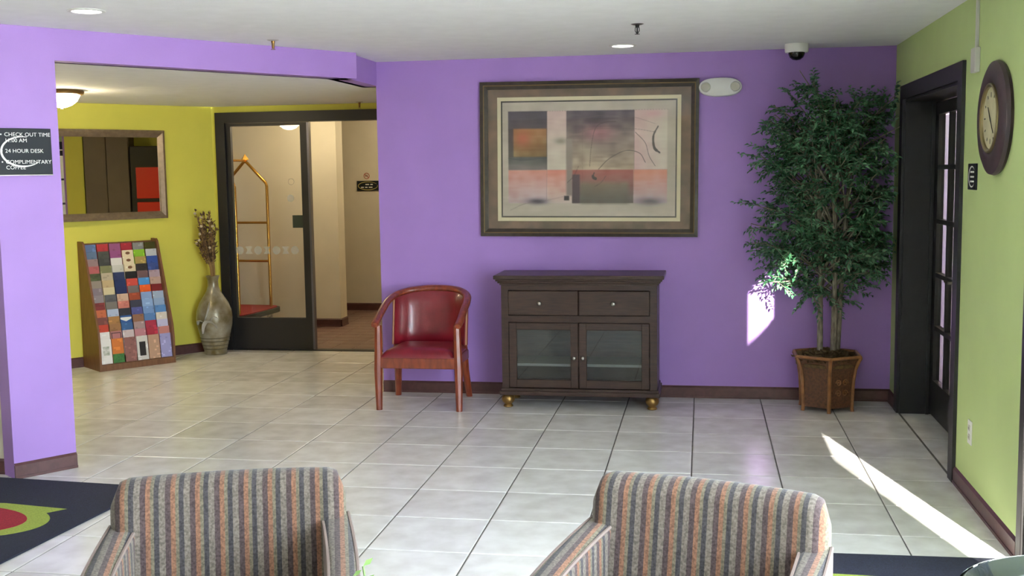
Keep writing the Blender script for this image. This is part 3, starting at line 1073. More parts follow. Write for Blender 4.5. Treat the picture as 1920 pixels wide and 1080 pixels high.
def railpt(t):
    """t from -1 (left front) to 1 (right front)"""
    ctrl = [(-0.285, -0.02, 0.592), (-0.288, 0.06, 0.622), (-0.286, 0.17, 0.668), (-0.284, 0.30, 0.712), (-0.258, 0.42, 0.745), (-0.17, 0.505, 0.772), (0.0, 0.535, 0.785),
            (0.17, 0.505, 0.776), (0.258, 0.42, 0.750), (0.288, 0.30, 0.715), (0.292, 0.17, 0.668), (0.294, 0.06, 0.620), (0.292, -0.02, 0.588)]
    return ctrl


rail = bez(railpt(0), 6)
nr = len(rail)
MB().tube([rail[0] + Vector((0, -0.014, -0.004))] + rail + [rail[-1] + Vector((0, -0.014, -0.004))], [0.022] + [0.027] * nr + [0.022], 12, flat=0.8).build('arm_rail', RW, ch, smooth=True, angle=60)
# curved padded back below the rail
sel = [p for p in rail if p.y > 0.385]
b = MB()
vs, fs = [], []
NV = 8
n = len(sel)
cen = Vector((0.0, 0.22, 0))
for side in (0, 1):
    for i, p in enumerate(sel):
        inn = (cen - Vector((p.x, p.y, 0))).normalized()
        for k in range(NV + 1):
            t = k / NV
            lowz = 0.40
            z = lowz + (p.z - 0.018 - lowz) * t
            edge = min(min(i, n - 1 - i) / 4.0, 1.0) * min(1, k / 1.5, (NV - k) / 1.5 + 0.2)
            pad = 0.016 + 0.024 * min(1, edge)
            q = Vector((p.x, p.y, z)) - Vector((0, 0.055, 0)) * (1 - t)
            q += inn * (pad if side == 0 else -0.012)
            vs.append(q)
m_ = n * (NV + 1)
for i in range(n - 1):
    for k in range(NV):
        q = i * (NV + 1) + k
        fs.append((q, q + NV + 1, q + NV + 2, q + 1))
        fs.append((m_ + q, m_ + q + 1, m_ + q + NV + 2, m_ + q + NV + 1))
for i in (0, n - 1):
    for k in range(NV):
        q = i * (NV + 1) + k
        fs.append((q, q + 1, m_ + q + 1, m_ + q))
for i in range(n - 1):
    for k in (0, NV):
        q = i * (NV + 1) + k
        fs.append((q, q + NV + 1, m_ + q + NV + 1, m_ + q))
bk = MB().add(vs, fs).build('backrest', M['redleather'], ch, smooth=True, angle=55)
b = MB()
for i, nm in ((0, 'piping'), (n - 1, 'piping')):
    MB().tube([vs[m_ + i * (NV + 1) + k] * 0.5 + vs[i * (NV + 1) + k] * 0.5 for k in range(NV + 1)], 0.007, 6).build('piping', mat('tan_piping', (176, 128, 96), 0.6), bk, smooth=True)

# ------------------------------------------------------------------ artificial tree in a hexagonal planter
PXc, PYc = 0.82, 7.60
pot = tag(empty('hexagonal_planter', (PXc, PYc, 0)), 'brown hexagonal wicker planter with bamboo corner posts under the leafy tree', 'planter')


def hexpts(r):
    return [(r * math.cos(-PI / 2 + i * PI / 3), r * math.sin(-PI / 2 + i * PI / 3)) for i in range(6)]


prof = [(0.030, 0.180), (0.10, 0.182), (0.20, 0.188), (0.28, 0.200), (0.33, 0.218), (0.365, 0.238)]
b = MB()
vs, fs = [], []
for (z, r) in prof:
    for p in hexpts(r):
        vs.append((p[0], p[1], z))
for (z, r) in reversed(prof):
    for p in hexpts(r - 0.014):
        vs.append((p[0], p[1], z))
R_ = len(prof) * 2
for r in range(R_ - 1):
    for i in range(6):
        fs.append((r * 6 + i, r * 6 + (i + 1) % 6, (r + 1) * 6 + (i + 1) % 6, (r + 1) * 6 + i))
fs.append(tuple(range(5, -1, -1)))
b.add(vs, fs)
b.build('basket', M['pot'], pot)
for i in range(6):
    a = -PI / 2 + i * PI / 3
    MB().tube([(math.cos(a) * r, math.sin(a) * r, z) for (z, r) in [(0.0, 0.184)] + prof], 0.0125, 8).build('post', M['bamboo'], pot, smooth=True)
for i in range(6):
    a0, a1 = -PI / 2 + i * PI / 3, -PI / 2 + (i + 1) * PI / 3
    p0, p1 = Vector((math.cos(a0), math.sin(a0), 0)) * 0.234, Vector((math.cos(a1), math.sin(a1), 0)) * 0.234
    b = MB()
    b.tube([p0 + Vector((0, 0, 0.368)), p1 + Vector((0, 0, 0.368))], 0.011, 8)
    b.build('rim_cane', M['bamboo'], pot, smooth=True)
# scroll relief on the front right face
b = MB()
a0, a1 = -PI / 2, -PI / 6
p0, p1 = Vector((math.cos(a0), math.sin(a0), 0)) * 0.190, Vector((math.cos(a1), math.sin(a1), 0)) * 0.190
ux = (p1 - p0).normalized()
nn = Vector((ux.y, -ux.x, 0))
mid = (p0 + p1) / 2 + nn * 0.004
for sgn in (-1, 1):
    for cz in (0.20, 0.13):
        pts = [mid + ux * (sgn * (0.026 + 0.022 * (1 - k / 18) * math.cos(k * 0.6))) + Vector((0, 0, cz + 0.024 * (1 - k / 18) * math.sin(k * 0.6))) for k in range(17)]
        b.tube(pts, 0.004, 5)
b.build('scroll_relief', M['bamboo'], pot, smooth=True)['kind'] = 'stuff'

tree = tag(empty('artificial_tree', (PXc, PYc, 0.30)), 'tall leafy green ficus-like tree in the corner by the glazed door', 'tree')
rr = random.Random(7)
b = MB()
for k in range(900):
    a, r = rr.random() * 2 * PI, 0.205 * math.sqrt(rr.random())
    x, y = r * math.cos(a), r * math.sin(a)
    z = 0.03 + 0.05 * (1 - (r / 0.21) ** 2) + rr.random() * 0.02
    a2, l = rr.random() * 2 * PI, 0.02 + rr.random() * 0.02
    dx, dy = math.cos(a2) * l, math.sin(a2) * l
    b.add([(x, y, z), (x + dx, y + dy, z + 0.012), (x + dx * 0.8 - dy * 0.3, y + dy * 0.8 + dx * 0.3, z - 0.004)], [(0, 1, 2)])
b.lathe([(0.0, 0.075), (0.1, 0.062), (0.2, 0.02), (0.2, 0.0), (0, 0.0)], 18)
mo = b.build('moss', M['moss'], tree)
mo['kind'] = 'stuff'
trunks = []
for (ax, ay, lean, hgt, wob) in ((-0.045, -0.02, -0.06, 1.62, 0.0), (0.02, -0.03, 0.02, 1.75, 1.3), (0.05, 0.03, 0.12, 1.50, 2.2)):
    pts = [(ax + lean * t + 0.018 * math.sin(3.2 * t + wob), ay + 0.015 * math.cos(2.5 * t + wob), 0.02 + hgt * t) for t in [i / 14 for i in range(15)]]
    MB().tube(pts, [0.021 * (1 - 0.72 * i / 14) for i in range(15)], 8).build('trunk', M['bark'], tree, smooth=True)
    trunks.append(pts)


def env(z):
    """left and right half-width of the crown at world height z (metres from trunk axis)"""
    tab = [(0.66, 0.05, 0.06), (0.74, 0.22, 0.16), (0.82, 0.38, 0.30), (0.95, 0.40, 0.37), (1.10, 0.50, 0.42), (1.25, 0.50, 0.43), (1.40, 0.42, 0.43), (1.55, 0.40, 0.43), (1.70, 0.47, 0.43), (1.85, 0.42, 0.44), (1.97, 0.42, 0.42), (2.06, 0.40, 0.40), (2.13, 0.40, 0.30), (2.20, 0.24, 0.02), (2.26, 0.12, 0.0)]
    for i in range(len(tab) - 1):
        if tab[i][0] <= z <= tab[i + 1][0]:
            t = (z - tab[i][0]) / (tab[i + 1][0] - tab[i][0])
            return tab[i][1] * (1 - t) + tab[i + 1][1] * t, tab[i][2] * (1 - t) + tab[i + 1][2] * t
    return 0.05, 0.05


leafv, leaff, leafc = [], [], []
brb = MB()


def leaf(p, d, L):
    """one pointed folded leaf"""
    d = d.normalized()
    up = Vector((rr.uniform(-.6, .6), rr.uniform(-.6, .6), 1)).normalized()
    s_ = d.cross(up).normalized()
    nrm = s_.cross(d)
    wd = L * 0.27
    o = len(leafv)
    leafv.extend([p, p + d * L * 0.45 + s_ * wd + nrm * 0.006, p + d * L - nrm * 0.006, p + d * L * 0.45 - s_ * wd + nrm * 0.006, p + d * L * 0.45 - nrm * 0.002])
    leaff.extend([(o, o + 1, o + 4), (o + 1, o + 2, o + 4), (o + 2, o + 3, o + 4), (o + 3, o, o + 4)])


clusters = [(-0.30, -0.05, 2.13), (-0.20, -0.02, 2.24), (-0.36, 0.05, 2.02), (-0.12, -0.1, 2.16), (-0.34, -0.1, 1.84), (-0.24, 0.08, 1.92), (-0.45, 0.0, 1.70), (-0.38, -0.08, 1.62),
            (-0.46, 0.0, 1.36), (-0.50, 0.05, 1.24), (-0.42, -0.12, 1.12), (-0.47, 0.02, 1.08), (-0.34, 0.0, 0.96), (-0.36, -0.1, 0.86), (-0.22, 0.05, 0.84), (-0.15, -0.12, 0.80),
            (0.36, -0.05, 1.06), (0.40, 0.05, 0.98), (0.30, -0.12, 0.92), (0.22, 0.06, 0.84), (0.40, 0.0, 2.06), (0.36, 0.1, 2.0), (0.30, 0.12, 2.08), (0.42, -0.1, 1.86),
            (0.05, 0.0, 2.05), (0.12, -0.15, 1.96), (0.0, -0.2, 1.9), (-0.02, -0.05, 0.76), (0.06, -0.02, 0.74)]
while len(clusters) < 165:
    z = rr.uniform(0.88, 2.04)
    l_, r_ = env(z)
    x = rr.uniform(-l_, r_)
    y = rr.uniform(-0.26, 0.2)
    if (y / 0.27) ** 2 + (x / (l_ if x < 0 else r_ + 1e-3)) ** 2 < 1.0:
        clusters.append((x, y, z))
for ci, (x, y, z) in enumerate(clusters):
    tip = Vector((x, y, z - 0.30))
    tp = trunks[rr.randrange(3)]
    zi = max(0.38, min(1.5, (z - 0.30) * rr.uniform(0.62, 0.85)))
    base = Vector(min(tp, key=lambda q: abs(q[2] - zi)))
    path = bez([base, (base + tip) / 2 + Vector((0, 0, 0.05)), tip], 8)
    brb.tube(path, [0.006 * (1 - 0.75 * i / len(path)) + 0.0008 for i in range(len(path))], 4)
    out = Vector((tip.x - base.x, tip.y - base.y, 0.02))
    out = out.normalized() if out.length > 0.05 else Vector((rr.gauss(0, 1), rr.gauss(0, 1), 0)).normalized()
    for t_ in range(rr.randint(6, 8)):
        # a small side twig with leaves in two ranks
        st = path[rr.randrange(len(path) // 2, len(path))]
        d = (out * rr.uniform(0.2, 1.0) + Vector((rr.gauss(0, 0.6), rr.gauss(0, 0.6), rr.gauss(0.05, 0.45)))).normalized()
        Lt = rr.uniform(0.10, 0.19)
        en = st + d * Lt + Vector((0, 0, -0.02))
        en.x = min(en.x, RX - PXc - 0.06)
        en.y = min(en.y, D - PYc - 0.08)
        brb.tube([st, (st + en) / 2 + Vector((0, 0, 0.008)), en], [0.002, 0.0016, 0.001], 3)
        side = d.cross(Vector((rr.gauss(0, .4), rr.gauss(0, .4), 1))).normalized()
        nl = int(Lt / 0.0125)
        for q in range(nl):
            f_ = (q + 1) / nl
            p = st.lerp(en, f_)
            sg_ = 1 if q % 2 else -1
            dd = (d * 0.75 + side * sg_ * 0.9 + Vector((rr.gauss(0, .3), rr.gauss(0, .3), rr.gauss(-0.1, .35)))).normalized()
            L = rr.uniform(0.034, 0.058) * (1.05 - 0.35 * f_)
            if p.x + dd.x * L > RX - PXc - 0.012:
                dd.x = -abs(dd.x)
            if p.y + dd.y * L > D - PYc - 0.015:
                dd.y = -abs(dd.y)
            leaf(p, dd, L)
bo = brb.build('branches', M['bark'], tree)
bo['kind'] = 'stuff'


def leaf_mat():
    m = bpy.data.materials.new('green_leaf')
    m.use_nodes = True
    nt = m.node_tree
    b = nt.nodes['Principled BSDF']
    g = nt.nodes.new('ShaderNodeNewGeometry')
    r = nt.nodes.new('ShaderNodeValToRGB')
    el = r.color_ramp.elements
    el[0].color = (*lin(34, 78, 50), 1)
    el[1].color = (*lin(112, 156, 118), 1)
    e_ = el.new(0.6)
    e_.color = (*lin(58, 112, 74), 1)
    nt.links.new(g.outputs['Random Per Island'], r.inputs[0])
    nt.links.new(r.outputs[0], b.inputs['Base Color'])
    b.inputs['Roughness'].default_value = 0.45
    return m


me = bpy.data.meshes.new('foliage')
me.from_pydata([tuple(v) for v in leafv], [], leaff)
me.materials.append(leaf_mat())
fo = bpy.data.objects.new('foliage', me)
COL.objects.link(fo)
fo.parent = tree
fo['kind'] = 'stuff'

# ------------------------------------------------------------------ clock, signs, outlet, conduit on the green wall
RYM = Matrix.Rotation(-PI / 2, 4, 'Y')      # local +z of a lathe -> -x, out of the right wall
ck = tag(empty('wall_clock', (RX, 5.19, 1.81)), 'round dark wood wall clock with brass inner ring on green wall', 'clock')
MB().lathe([(0.243, 0.0), (0.25, 0.014), (0.245, 0.030), (0.222, 0.040), (0.180, 0.044), (0.156, 0.040), (0.148, 0.034), (0.0, 0.030)], 48, RYM).build('case', M['clockwood'], ck, smooth=True)
MB().lathe([(0.152, 0.038), (0.151, 0.046), (0.144, 0.048), (0.136, 0.042), (0.134, 0.033)], 48, RYM, cap=False).build('bezel', mat('antique_brass_ring', (128, 116, 76), 0.35, metal=0.7), ck, smooth=True)
dl = MB().lathe([(0.0, 0.034), (0.136, 0.034)], 48, RYM, cap=False).build('dial', M['clockface'], ck)
b = MB()
for i in range(12):
    a = i * PI / 6
    L = 0.022 if i % 3 == 0 else 0.014
    b.box(-0.003, 0.003, 0.112 - L, 0.112, 0.0342, 0.0352, RYM @ RZ(a))
b.build('hour_marks', M['blackplastic'], dl)['kind'] = 'stuff'
for (a, L, w_) in ((-0.9, 0.062, 0.005), (2.3, 0.09, 0.0035)):
    MB().add([(-w_, -0.015, 0.037), (w_, -0.015, 0.037), (0.001, L, 0.037), (-0.001, L, 0.037), (-w_, -0.015, 0.039), (w_, -0.015, 0.039), (0.001, L, 0.039), (-0.001, L, 0.039)],
             [(0, 1, 2, 3), (4, 5, 6, 7), (0, 1, 5, 4), (1, 2, 6, 5), (2, 3, 7, 6), (3, 0, 4, 7)], RYM @ RZ(a)).build('hand', M['blackplastic'], dl)


def arc_band(cx, cz, a, b_, t0, t1, w0, w1, n=40):
    """tapered elliptical stroke in the XZ plane of a sign (returned as verts, faces in x,z)"""
    vs, fs = [], []
    for i in range(n + 1):
        u = i / n
        t = t0 + (t1 - t0) * u
        wd = w0 + (w1 - w0) * (math.sin(PI * u) ** 0.8)
        for s_ in (-1, 1):
            vs.append((cx + (a + s_ * wd) * math.cos(t), cz + (b_ + s_ * wd) * math.sin(t)))
    for i in range(n):
        fs.append((2 * i, 2 * i + 1, 2 * i + 3, 2 * i + 2))
    return vs, fs


sg = tag(empty('small_wall_sign', (RX, 5.63, 1.49)), 'small black sign with white arc lettering between door frame and clock', 'sign')
sg.rotation_euler = (0, 0, -PI / 2)
MB().rbox(-0.085, 0.085, -0.006, 0.0, 0.0, 0.125, 0.002, 1).build('plate', M['blackplastic'], sg)
vs, fs = arc_band(0.0, 0.0625, 0.062, 0.048, 0.7, 2 * PI - 0.7, 0.001, 0.005)
MB().add([(v[0], -0.0068, v[1]) for v in vs], fs).build('arc', M['lettering'], sg)
b = MB()
for zz, L in ((0.085, 0.042), (0.062, 0.05), (0.04, 0.035)):
    b.box(-0.03, -0.03 + L, -0.0068, -0.006, zz - 0.004, zz + 0.004)
    b.box(-0.03 + L + 0.006, 0.04, -0.0068, -0.006, zz - 0.004, zz + 0.004)
b.build('lettering', M['lettering'], sg)['kind'] = 'stuff'

cd = tag(empty('wire_raceway', (RX, 5.60, 2.04)), 'white vertical wire raceway with junction box above the clock', 'raceway')
MB().rbox(-0.024, 0.0, -0.045, 0.045, 0.0, 0.115, 0.003, 1).build('junction_box', M['offwhite'], cd)
MB().rbox(-0.014, 0.0, -0.010, 0.010, 0.115, H - 2.04, 0.002, 1).build('channel', M['offwhite'], cd)

ol = tag(empty('wall_outlet', (RX, 5.54, 0.33)), 'white electrical outlet plate low on the green wall', 'outlet')
MB().rbox(-0.006, 0.0, -0.036, 0.036, -0.058, 0.058, 0.002, 1).build('plate', M['white'], ol)
for zz in (-0.022, 0.022):
    s_ = MB().rbox(-0.009, -0.004, -0.016, 0.016, zz - 0.014, zz + 0.014, 0.003, 1).build('socket', M['offwhite'], ol)
    MB().box(-0.0095, -0.0088, -0.008, -0.005, zz - 0.006, zz + 0.006).box(-0.0095, -0.0088, 0.005, 0.008, zz - 0.006, zz + 0.006).build('slot', M['rubber'], s_)

# ------------------------------------------------------------------ check-out sign on the purple stub wall
# local frame of the stub wall: x along the wall, -y out of it
cs = tag(empty('information_sign', (E0[0], E0[1], 1.626), A2), 'black information sign with white check-out lettering on the purple stub wall', 'sign')
SX0, SX1, SH = -0.330, -0.046, 0.247
MB().rbox(SX0, SX1, -0.010, 0.0, 0.0, SH, 0.002, 1).build('plate', M['blackplastic'], cs)
b = MB()
for (txt, zz, bullet) in (('CHECK OUT TIME', 0.205, True), ('11:00 AM', 0.174, False), ('24 HOUR DESK', 0.119, True), ('COMPLIMENTARY', 0.061, True), ('COFFEE', 0.032, False)):
    vs, fs, wd = text_mesh(txt, 0.0285)
    s_ = 1.0
    x0 = -0.292
    b.add([(x0 + v[0] * 1.04, -0.0112, zz + v[1]) for v in vs], fs)
    if bullet:
        b.box(x0 - 0.02, x0 - 0.013, -0.0112, -0.0102, zz + 0.006, zz + 0.013)
b.build('lettering', M['lettering'], cs)['kind'] = 'stuff'
vs, fs = arc_band(-0.200, 0.125, 0.112, 0.078, 1.35, 2 * PI - 0.75, 0.0012, 0.0055)
MB().add([(v[0], -0.0118, v[1]) for v in vs], fs).build('arc', M['lettering'], cs)
MB().box(SX0, SX1, -0.0125, -0.009, -0.0015, 0.003).build('edge_strip', M['silver'], cs)

# ------------------------------------------------------------------ signs in the passage
hs = tag(empty('room_direction_sign', (-3.885, 12.69, 1.415)), 'black passage sign with gold oval outline on the cream wall', 'sign')
MB().rbox(-0.135, 0.135, -0.010, 0.0, 0.0, 0.118, 0.002, 1).build('plate', M['blackplastic'], hs)
vs, fs = arc_band(0.0, 0.059, 0.118, 0.046, 0.5, 2 * PI + 0.2, 0.0015, 0.004)
MB().add([(v[0], -0.0112, v[1]) for v in vs], fs).build('oval', M['goldink'], hs)
b = MB()
for (xx, zz, L) in ((-0.03, 0.075, 0.045), (0.03, 0.075, 0.03), (-0.085, 0.042, 0.035), (-0.035, 0.042, 0.03), (0.01, 0.042, 0.045)):
    b.box(xx, xx + L, -0.0112, -0.0102, zz - 0.006, zz + 0.006)
b.build('lettering', M['lettering'], hs)['kind'] = 'stuff'
ns = tag(empty('no_smoking_sign', (-3.90, 12.69, 1.59)), 'round red no-smoking sticker above the black passage sign', 'sign')
MB().lathe([(0.0, 0.0), (0.036, 0.0), (0.036, 0.002), (0.0, 0.002)], 28, RXM).build('disc', M['cream'], ns)
b = MB().lathe([(0.029, 0.002), (0.036, 0.002), (0.036, 0.0035), (0.029, 0.0035)], 28, RXM, cap=False)
b.box(-0.003, 0.003, -0.031, 0.031, 0.002, 0.0035, RXM @ RZ(PI / 4))
b.build('prohibition_ring', M['redink'], ns)
b = MB().box(-0.02, 0.012, -0.004, 0.004, 0.002, 0.003, RXM)
b.build('cigarette', M['blackplastic'], ns)

# ------------------------------------------------------------------ mirror on the yellow wall
MS = 0.475
mr = tag(empty('wall_mirror', (K[0] - MS * math.cos(A1), K[1] - MS * math.sin(A1), 1.245), A1 + math.radians(2.0)), 'pewter-framed wall mirror on the yellow wall above the brochure rack', 'mirror')
mx0, mx1, mh = -1.15, 0.0, 0.775
fr_ = ring(mx0, mx1, 0, mh, 0.022, 0, -0.030, -0.040).build('frame', M['pewter'], mr)
ring(mx0 + 0.022, mx1 - 0.022, 0.022, mh - 0.022, 0.030, 0, -0.040, -0.022).build('frame_cove', M['pewter'], fr_)
ring(mx0 + 0.052, mx1 - 0.052, 0.052, mh - 0.052, 0.012, 0, -0.024, -0.014).build('frame_lip', M['pewter'], fr_)
MB().box(mx0 + 0.06, mx1 - 0.06, -0.012, -0.008, 0.06, mh - 0.06).build('mirror_glass', M['mirror'], mr)

# things that stand opposite it in the alcove and show in the mirror
vm_ = tag(empty('vending_machine', (-2.005, 8.93, 0)), 'black and red vending machine reflected in the wall mirror', 'vending machine')
MB().rbox(-0.36, 0.0, -0.36, 0.36, 0.0, 1.95, 0.01, 1).build('body', M['venddark'], vm_)
for (ya, yb, za, zb, mm) in ((-0.30, 0.32, 1.38, 1.72, 'vendred'), (-0.30, 0.32, 1.02, 1.34, 'vendred'), (-0.06, 0.32, 0.30, 0.98, 'vendred'), (-0.30, -0.10, 0.74, 0.94, 'vendred')):
    MB().rbox(-0.372, -0.358, ya, yb, za, zb, 0.006, 1).build('panel', M[mm], vm_)
sw = bez([(0, -0.26, 1.12), (0, -0.16, 1.22), (0, -0.05, 1.15), (0, 0.06, 1.24), (0, 0.22, 1.14)], 8)
MB().tube([Vector((-0.376, p.y, p.z)) for p in sw], [0.012 + 0.018 * math.sin(PI * i / (len(sw) - 1)) for i in range(len(sw))], 6, flat=0.3).build('white_swirl', M['white'], vm_, smooth=True)
MB().rbox(-0.372, -0.358, -0.29, -0.11, 0.50, 0.68, 0.006, 1).build('keypad', mat('green_lit_keypad', (60, 120, 50), 0.4), vm_)
tp = tag(empty('tall_cupboard', (-2.005, 8.325, 0)), 'tall plain taupe cupboard reflected in the wall mirror', 'cupboard')
MB().rbox(-0.34, 0.0, -0.235, 0.235, 0.0, 2.15, 0.008, 1).build('body', M['greybrown'], tp)
for s_ in (-1, 1):
    d_ = MB().rbox(-0.358, -0.342, -0.23 if s_ < 0 else 0.003, -0.003 if s_ < 0 else 0.23, 0.08, 2.12, 0.004, 1).build('door', M['greybrown'], tp)
    MB().rbox(-0.376, -0.358, s_ * 0.03 - 0.006, s_ * 0.03 + 0.006, 1.0, 1.12, 0.003, 1).build('handle', M['silver'], d_)

# ------------------------------------------------------------------ brochure rack
# local frame: x along the yellow wall, -y towards the room
rk = tag(empty('brochure_rack', (-4.880, 8.815, 0), math.radians(51)), 'brown laminate brochure rack with sloping front leaning by the yellow wall', 'rack')
RWd, RDp, RHt = 0.665, 0.37, 1.075
hwr = RWd / 2
# side profile (y, z): back is y=+0.185
prof_ = [(0.175, 0.0), (0.175, RHt), (0.085, RHt), (0.060, RHt - 0.02), (-0.175, 0.34), (-0.19, 0.22), (-0.19, 0.0)]
MYZ = Matrix(((0, 0, 1, 0), (1, 0, 0, 0), (0, 1, 0, 0), (0, 0, 0, 1)))
for s_ in (-1, 1):
    MB().prism(prof_, s_ * hwr - (0.018 if s_ > 0 else 0), s_ * hwr + (0.018 if s_ < 0 else 0), MYZ).build('side_panel', M['oak'], rk)
MB().box(-hwr + 0.018, hwr - 0.018, 0.155, 0.175, 0.0, RHt - 0.02).build('back_panel', M['oak'], rk)
MB().box(-hwr + 0.018, hwr - 0.018, -0.19, -0.175, 0.0, 0.05).build('kick_board', M['oak'], rk)
NR, NC = 14, 6
cwid = (RWd - 0.036) / NC
rows = []
for r in range(NR):
    # r = 0 top ... NR-1 bottom; pocket floor position
    t = NR - 1 - r
    zf = 0.055 + t * 0.0605
    yf = -0.168 + t * 0.0178
    rows.append((yf, zf))
for (yf, zf) in rows:
    MB().box(-hwr + 0.019, hwr - 0.019, yf - 0.006, 0.154, zf - 0.006, zf).build('pocket_shelf', M['oak'], rk)


def brochure_mat():
    """printed card: the object colour is its main ink; pale and dark picture blocks come from noise"""
    m = bpy.data.materials.new('printed_brochure')
    m.use_nodes = True
    nt = m.node_tree
    b = nt.nodes['Principled BSDF']
    b.inputs['Roughness'].default_value = 0.35
    oi = nt.nodes.new('ShaderNodeObjectInfo')
    tc = nt.nodes.new('ShaderNodeTexCoord')
    sc = nt.nodes.new('ShaderNodeVectorMath')
    sc.operation = 'MULTIPLY'
    sc.inputs[1].default_value = (55, 1, 75)
    nt.links.new(tc.outputs['Object'], sc.inputs[0])
    fl = nt.nodes.new('ShaderNodeVectorMath')
    fl.operation = 'FLOOR'
    nt.links.new(sc.outputs[0], fl.inputs[0])
    wn = nt.nodes.new('ShaderNodeTexNoise')
    wn.noise_dimensions = '4D'
    wn.inputs['Scale'].default_value = 0.37
    wn.inputs['Detail'].default_value = 3
    mu = nt.nodes.new('ShaderNodeMath')
    mu.operation = 'MULTIPLY'
    mu.inputs[1].default_value = 91.0
    nt.links.new(oi.outputs['Random'], mu.inputs[0])
    nt.links.new(mu.outputs[0], wn.inputs['W'])
    nt.links.new(fl.outputs[0], wn.inputs['Vector'])
    r = nt.nodes.new('ShaderNodeValToRGB')
    r.color_ramp.interpolation = 'CONSTANT'
    el = r.color_ramp.elements
    el[0].position, el[0].color = 0.0, (0.35, 0.35, 0.35, 1)
    el[1].position, el[1].color = 0.38, (0.5, 0.5, 0.5, 1)
    e_ = el.new(0.62)
    e_.color = (0.8, 0.8, 0.8, 1)
    nt.links.new(wn.outputs[0], r.inputs[0])
    ov = nt.nodes.new('ShaderNodeMix')
    ov.data_type = 'RGBA'
    ov.blend_type = 'OVERLAY'
    ov.inputs[0].default_value = 0.75
    nt.links.new(oi.outputs['Color'], ov.inputs[6])
    nt.links.new(r.outputs[0], ov.inputs[7])
    nt.links.new(ov.outputs[2], b.inputs['Base Color'])
    return m


M['brochure'] = brochure_mat()
BT = [
    [('slate blue', (86, 108, 150)), ('red', (178, 48, 50)), ('mauve', (150, 84, 124)), ('crimson', (160, 40, 52)), ('grey', (136, 136, 134)), ('black and yellow', (70, 70, 24))],
    [('steel blue', (90, 112, 140)), ('charcoal', (74, 76, 68)), ('plum', (150, 80, 130)), ('cream with brown oval', (226, 210, 176)), ('lime green', (134, 184, 46)), ('pale grey', (196, 198, 200))],
    [('pinkish grey', (146, 122, 122)), ('dark grey', (62, 62, 60)), ('white', (224, 220, 214)), ('cream with brown oval', (226, 210, 176)), ('gold tan', (170, 146, 84)), ('royal blue', (52, 82, 156))],
    [('red and white', (178, 92, 92)), ('olive', (126, 126, 86)), ('off-white', (206, 204, 192)), ('cream with brown oval', (226, 210, 176)), ('near black', (52, 48, 46)), ('deep blue', (60, 80, 140))],
    [('dark green', (74, 84, 50)), ('beige', (186, 172, 146)), ('navy', (44, 56, 96)), ('black', (34, 34, 34)), ('brown mauve', (116, 88, 88)), ('pinkish lilac', (172, 150, 160))],
    [('greyish beige', (150, 138, 124)), ('sand', (196, 172, 128)), ('dark navy', (36, 50, 96)), ('coral red', (210, 78, 66)), ('sky blue', (76, 146, 208)), ('white and brown', (186, 156, 140))],
    [('purplish grey', (132, 120, 128)), ('ivory', (214, 200, 160)), ('midnight blue', (34, 46, 90)), ('mid grey', (116, 108, 104)), ('bright orange', (226, 92, 30)), ('dark red', (128, 32, 32))],
    [('floral grey', (144, 134, 138)), ('smoky grey', (92, 92, 96)), ('cream and red', (206, 176, 150)), ('rust', (160, 74, 44)), ('light blue', (138, 164, 206)), ('blue and white', (166, 182, 204))],
    [('maroon', (130, 48, 48)), ('taupe', (126, 120, 112)), ('salmon', (204, 126, 112)), ('dark slate', (60, 62, 76)), ('powder blue', (142, 172, 212)), ('pale blue', (150, 174, 206))],
    [('orange and grey', (196, 106, 66)), ('ice blue', (176, 190, 214)), ('black with white script', (48, 48, 54)), ('indigo', (84, 88, 150)), ('cornflower blue', (120, 152, 200)), ('bright blue', (92, 140, 196))],
    [('reddish brown', (120, 70, 62)), ('ochre', (170, 124, 70)), ('blue with white chevron', (48, 90, 150)), ('chestnut brown', (146, 104, 78)), ('medium blue', (92, 132, 184)), ('white and cream', (222, 214, 200))],
    [('orange red', (196, 66, 44)), ('caramel', (160, 116, 72)), ('teal blue', (60, 100, 150)), ('rose grey', (166, 142, 142)), ('raspberry', (170, 52, 74)), ('lavender white', (200, 198, 224))],
    [('plain white', (232, 230, 226)), ('white with dark red frame', (180, 120, 120)), ('pinkish white', (206, 190, 190)), ('dusty pink', (186, 128, 136)), ('wine red', (168, 48, 66)), ('orange and lilac', (196, 130, 120))],
    [('tall white', (236, 234, 230)), ('tall orange and green', (206, 118, 50)), ('tall brown floral', (142, 96, 90)), ('tall white with dark photo', (214, 210, 204)), ('tall green and pink', (186, 150, 124)), ('tall lavender', (160, 158, 206))],
]
ORD = ['first', 'second', 'third', 'fourth', 'fifth', 'sixth', 'seventh', 'eighth', 'ninth', 'tenth', 'eleventh', 'twelfth', 'thirteenth', 'bottom']
bw, bh_, bt = cwid - 0.008, 0.205, 0.008
bme = None
rkM = Matrix.Translation((-4.880, 8.815, 0)) @ RZ(math.radians(51))
tilt = math.radians(6.8)
b0 = MB().box(-bw / 2, bw / 2, -bt, 0, 0, bh_)
brng = random.Random(11)
